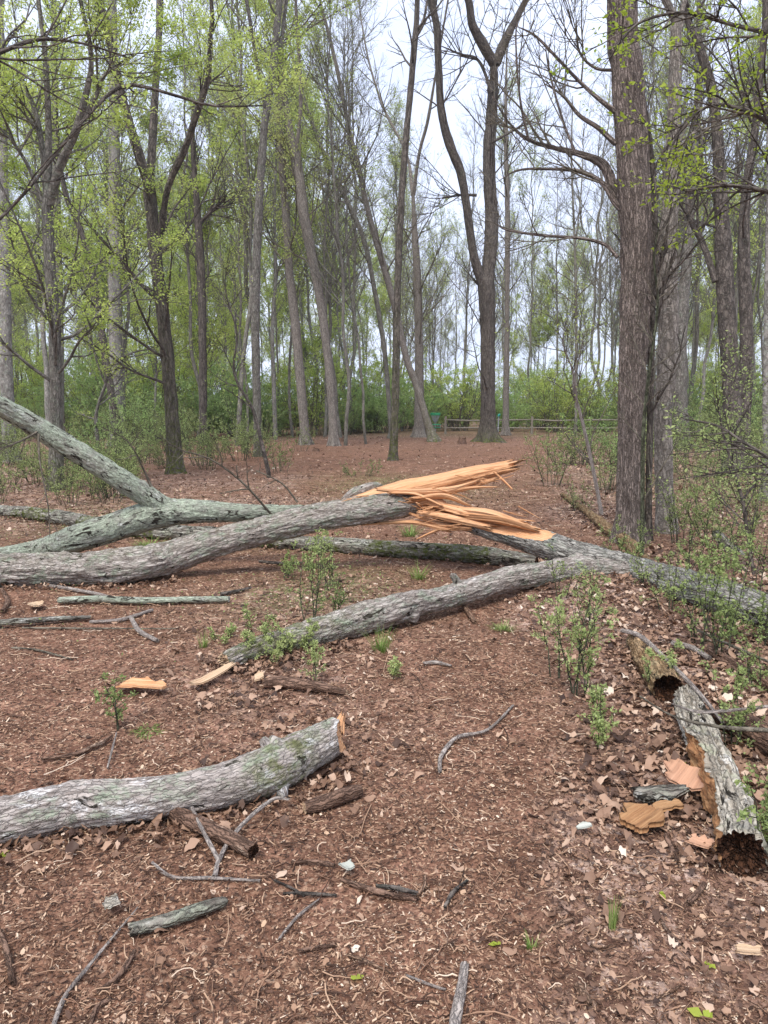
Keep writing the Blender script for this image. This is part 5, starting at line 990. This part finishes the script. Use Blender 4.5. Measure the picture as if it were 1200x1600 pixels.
def debris():
    mb = MB(); rg = np.random.default_rng(31); X_ = []; Y_ = []
    for rows, n in ((A_[:5], 700), (B_[:6], 900), (F_, 900), (G_, 700), (H_, 500), (H2, 300), (C_[-4:], 900), (D_[:4], 300)):
        c = spline(rows, n=60); i = rg.integers(0, 60, n); sg = rg.choice([-1, 1], n); off = c[i, 3] * rg.uniform(.5, 1.0, n) + np.abs(rg.normal(0, .09, n)); t = np.gradient(c[:, :2], axis=0)[i]; t = t / np.linalg.norm(t, axis=1, keepdims=True)
        X_.append(c[i, 0] - t[:, 1] * off * sg); Y_.append(c[i, 1] + t[:, 0] * off * sg)
    x = np.concatenate(X_); y = np.concatenate(Y_); n = len(x)
    leaf_shapes(mb, x, y, gh(x, y) + rg.uniform(.002, .03, n), rg.uniform(.018, .05, n), rg.uniform(0, 6.28, n), rg, np.clip(rg.beta(1.3, 2.0, n), 0, 1), .7, .35)  # real drifted leaves, tints skewed darker to paint in contact shade along the logs
    tag(mb.build('leaf_drift', MATS['dead_leaf']), 'dead leaves and debris drifted against the fallen logs', 'litter', kind='stuff')
debris()
# mid-ground undergrowth band copies
mid = [sapling('', 600, 790, 90, 90, 70, n=12, per=4), sapling('', 600, 790, 70, 100, 71, n=14, per=4), sapling('', 600, 790, 120, 80, 72, n=8, per=5, leaf='shrub_leaf')]
cnt = 0; tries = 0
while cnt < 125 and tries < 4000:
    tries += 1; y = rb.uniform(12, 48); r = rb.uniform(-.58, .58)
    if -.17 < r < .2 and y < 46: continue
    if r < 0 and y < 20 and r > -.33: continue
    if .02 < r < .34 and y > 22: continue
    if .1 < r < .25 and 8 < y < 20: continue
    x = r * y; m_ = mid[int(rb.integers(3))]; o = copy_tree(m_, (x, y, float(gh(x, y))), float(rb.uniform(0, 6.28)), float(rb.uniform(.8, 1.3) * min(2.4, max(1, y / 16))))
    tag(o, 'wispy low green shrub growing at the side of the clearing', 'shrub', 'wispy low shrubs beside the clearing'); cnt += 1
for s_ in mid:
    for ch in list(s_.children): bpy.data.objects.remove(ch)
    bpy.data.objects.remove(s_)
# low ground cover
def cover():
    mb = MB(); rg = np.random.default_rng(8); n = 60000; x, y = scatter(n, 3, 50, rg, .8); g = green_at(x, y) + .10 * sst(np.abs(x / y), .2, .4) * sst(y, 4, 8); k = rg.random(n) < g * .9; x, y = x[k], y[k]
    p = np.stack([x, y, gh(x, y) + rg.uniform(.005, .07, len(x))], 1); leafat(mb, p, np.array([0, 0, .1]), .022, rg, .4, None); tag(mb.build('ground_cover', MATS['privet_leaf']), 'sparse low green weeds growing on the forest floor', 'plants', kind='stuff')
cover()
# ------------------------------------------------------------------ fence, basket, post, stumps
def box(mb, c, sx, sy, sz, seed=0, rot=0.0):
    n = np.array([[-1, -1, -1], [1, -1, -1], [1, 1, -1], [-1, 1, -1], [-1, -1, 1], [1, -1, 1], [1, 1, 1], [-1, 1, 1]], float) * [sx / 2, sy / 2, sz / 2]
    mb.add(n + np.array(c), [[0, 3, 2, 1], [4, 5, 6, 7], [0, 1, 5, 4], [1, 2, 6, 5], [2, 3, 7, 6], [3, 0, 4, 7]])
fx0 = P(696, 670, 48)[0]; rt = empty('rail_fence', (fx0, 48, float(gh(fx0, 48))), 'two rail split wooden fence at the back of the clearing', 'fence'); fr = np.random.default_rng(4)
xs = [fx0 + k * 2.75 for k in range(9)]
def fy(x): return 48 - .06 * (x - fx0)
for x in xs:
    g = float(gh(x, fy(x))); mb = MB(); L_ = logmesh([[x, fy(x), g - .1, .085], [x, fy(x), g + .6, .08], [x + .01, fy(x), g + 1.15, .075]], 12, .1, int(x * 10) % 97, .006); mb.add(L_['V'], grid_quads(L_['M'], L_['S']), None, L_['bk']); cap(mb, L_['V'][-1], L_['V'][-1].mean(0), np.array([0, 0, 1.]), None, .002, 1, 3); mb.build('post', MATS['fence_wood'], rt)
for i in range(8):
    for h in (.42, .92):
        a, b = xs[i], xs[i + 1]; ga, gb_ = float(gh(a, fy(a))) + h, float(gh(b, fy(b))) + h; mb = MB()
        L_ = logmesh([[a - .12, fy(a) - .02, ga + fr.normal(0, .02), .03], [(a + b) / 2, fy((a + b) / 2) - .02, (ga + gb_) / 2 + fr.normal(0, .02), .055], [b + .12, fy(b) - .02, gb_ + fr.normal(0, .02), .03]], 10, .2, i * 3 + int(h * 10), .004); mb.add(L_['V'], grid_quads(L_['M'], L_['S']), None, L_['bk']); mb.build('rail', MATS['fence_wood'], rt)
bp = P(680, 676, 44); bz = float(gh(bp[0], 44)); rt = empty('disc_basket', (bp[0], 44, bz), 'small metal throwing disc basket with green bands left of the fence', 'target basket')
def ring(mb, cx, cy, z0, z1, r, s=20):
    th = np.arange(s) * 2 * PI / s; V = []
    for z, rr in ((z0, r), (z1, r), (z1, r - .012), (z0, r - .012)): V.append(np.stack([cx + np.cos(th) * rr, cy + np.sin(th) * rr, np.full(s, z)], 1))
    V.append(V[0]); mb.add(np.array(V), grid_quads(5, s))
mb = MB(); tubes(mb, np.array([[[bp[0], 44, bz - .1], [bp[0], 44, bz + .7], [bp[0], 44, bz + 1.35]]]), np.full((1, 3), .03), 10); mb.build('pole', MATS['galvanised'], rt)
mb = MB(); ring(mb, bp[0], 44, bz + 1.22, bz + 1.38, .30); mb.build('top_band', MATS['basket_green'], rt)
mb = MB(); ring(mb, bp[0], 44, bz + .66, bz + .72, .33); ring(mb, bp[0], 44, bz + .5, bz + .53, .33); mb.build('tray_band', MATS['basket_green'], rt)
mb = MB(); th = np.arange(24) * 2 * PI / 24
pa = np.stack([np.stack([bp[0] + np.cos(th) * .32, 44 + np.sin(th) * .32, np.full(24, bz + .70)], 1), np.stack([bp[0] + np.cos(th) * .32, 44 + np.sin(th) * .32, np.full(24, bz + .52)], 1), np.stack([bp[0] + np.cos(th) * .03, 44 + np.sin(th) * .03, np.full(24, bz + .50)], 1)], 1); tubes(mb, pa, np.full((24, 3), .006), 4); tray_ = mb.build('tray', MATS['galvanised'], rt); band_ = [c for c in rt.children if c.name.startswith('tray_band')][0]; band_.parent = tray_
mb = MB(); pa = np.stack([np.stack([bp[0] + np.cos(th) * .27, 44 + np.sin(th) * .27, np.full(24, bz + 1.25)], 1), np.stack([bp[0] + np.cos(th) * .15, 44 + np.sin(th) * .15, np.full(24, bz + .95)], 1), np.stack([bp[0] + np.cos(th) * .04, 44 + np.sin(th) * .04, np.full(24, bz + .78)], 1)], 1); tubes(mb, pa, np.full((24, 3), .007), 4); mb.build('chains', MATS['galvanised'], rt)
q = P(778, 676, 42); qz = float(gh(q[0], 42)); rt = empty('marker_post', (q[0], 42, qz), 'thin grey marker post with a teal cap beside the large forked tree', 'post')
mb = MB(); tubes(mb, np.array([[[q[0], 42, qz - .1], [q[0] + .01, 42, qz + .6], [q[0] + .02, 42, qz + 1.15]]]), np.full((1, 3), .035), 10); mb.build('pole', MATS['galvanised'], rt)
mb = MB(); tubes(mb, np.array([[[q[0] + .0, 41.96, qz + 1.17], [q[0] + .02, 41.96, qz + 1.24], [q[0] + .10, 41.96, qz + 1.30]]]), np.array([[.05, .07, .05]]), 8); mb.build('cap', MATS['teal_cap'], rt)
def stump(lab, px, py, wpx, hpx, seed):
    c = G(px, py); s = mpp(c); r = wpx * s / 2; L_ = logmesh([[c[0], c[1], c[2] - .1, r * 1.3], [c[0], c[1], c[2] + hpx * s * .3, r], [c[0] + .02, c[1], c[2] + hpx * s, r * .8]], 40, .03, seed, .03, .2, 12, .15, jag=(0, hpx * s * .8))
    rt = empty('stump', c, lab, 'stump'); build_log(rt, L_, 'rotten_bark', 'dark_hollow', (None, 'dark_hollow'), 'bark', rough=.03, hollow=(0, .1))
stump('small dark ragged stump left of the large forked tree', 722, 694, 15, 9, 1)
stump('low dark stump in the clearing left of the slim centre tree', 538, 690, 12, 6, 2)
stump('low dark stump at the foot of the curving grey tree', 494, 705, 14, 4, 3)
simple_log('brush_log', 'reddish brown log lying at the back of the clearing at left', 'log', [(288, 684, 11), (320, 683, 13), (352, 682, 12)], 'rotten_bark', ('dark_hollow', 'dark_hollow'), 90, 24, .05, .03)
simple_log('brush_log', 'dark fallen log beside the reddish one at the back left', 'log', [(340, 676, 9), (385, 679, 11), (415, 683, 9)], 'dark_tree_bark', ('dark_hollow', 'dark_hollow'), 91, 24, .05, .03)
# brush pile of dark branches
c0 = G(222, 690); rg = np.random.default_rng(12); n = 60; a = rg.uniform(0, 6.28, n); p0 = np.stack([c0[0] + rg.normal(0, .9, n), c0[1] + rg.normal(0, .6, n), c0[2] + rg.uniform(.02, .5, n)], 1); pp_, rr_ = grow(p0, np.stack([np.cos(a), np.sin(a) * .5, rg.normal(0, .15, n)], 1), rg.uniform(.6, 1.8, n), rg.uniform(.012, .035, n), 6, .12, -.05, rg)
pp_[..., 2] = np.maximum(pp_[..., 2], gh(pp_[..., 0], pp_[..., 1]) + .02); mb = MB(); tubes(mb, pp_, rr_, 6); tag(mb.build('brush_pile', MATS['dark_tree_bark']), 'low dark pile of dead branches left of the two stemmed tree', 'brush pile')

# ------------------------------------------------------------------ haze
mb = MB(); box(mb, (0, 70, 22.9), 420, 300, 52.2); b = NB('haze'); vp = b.n('VolumePrincipled', {'Color': (.86, .90, .95, 1), 'Density': .0005, 'Anisotropy': .2}); b.t.links.new(vp.outputs[0], b.out.inputs['Volume'])
tag(mb.build('haze', b.m, smooth=False), 'thin pale air between the far trees', kind='stuff')
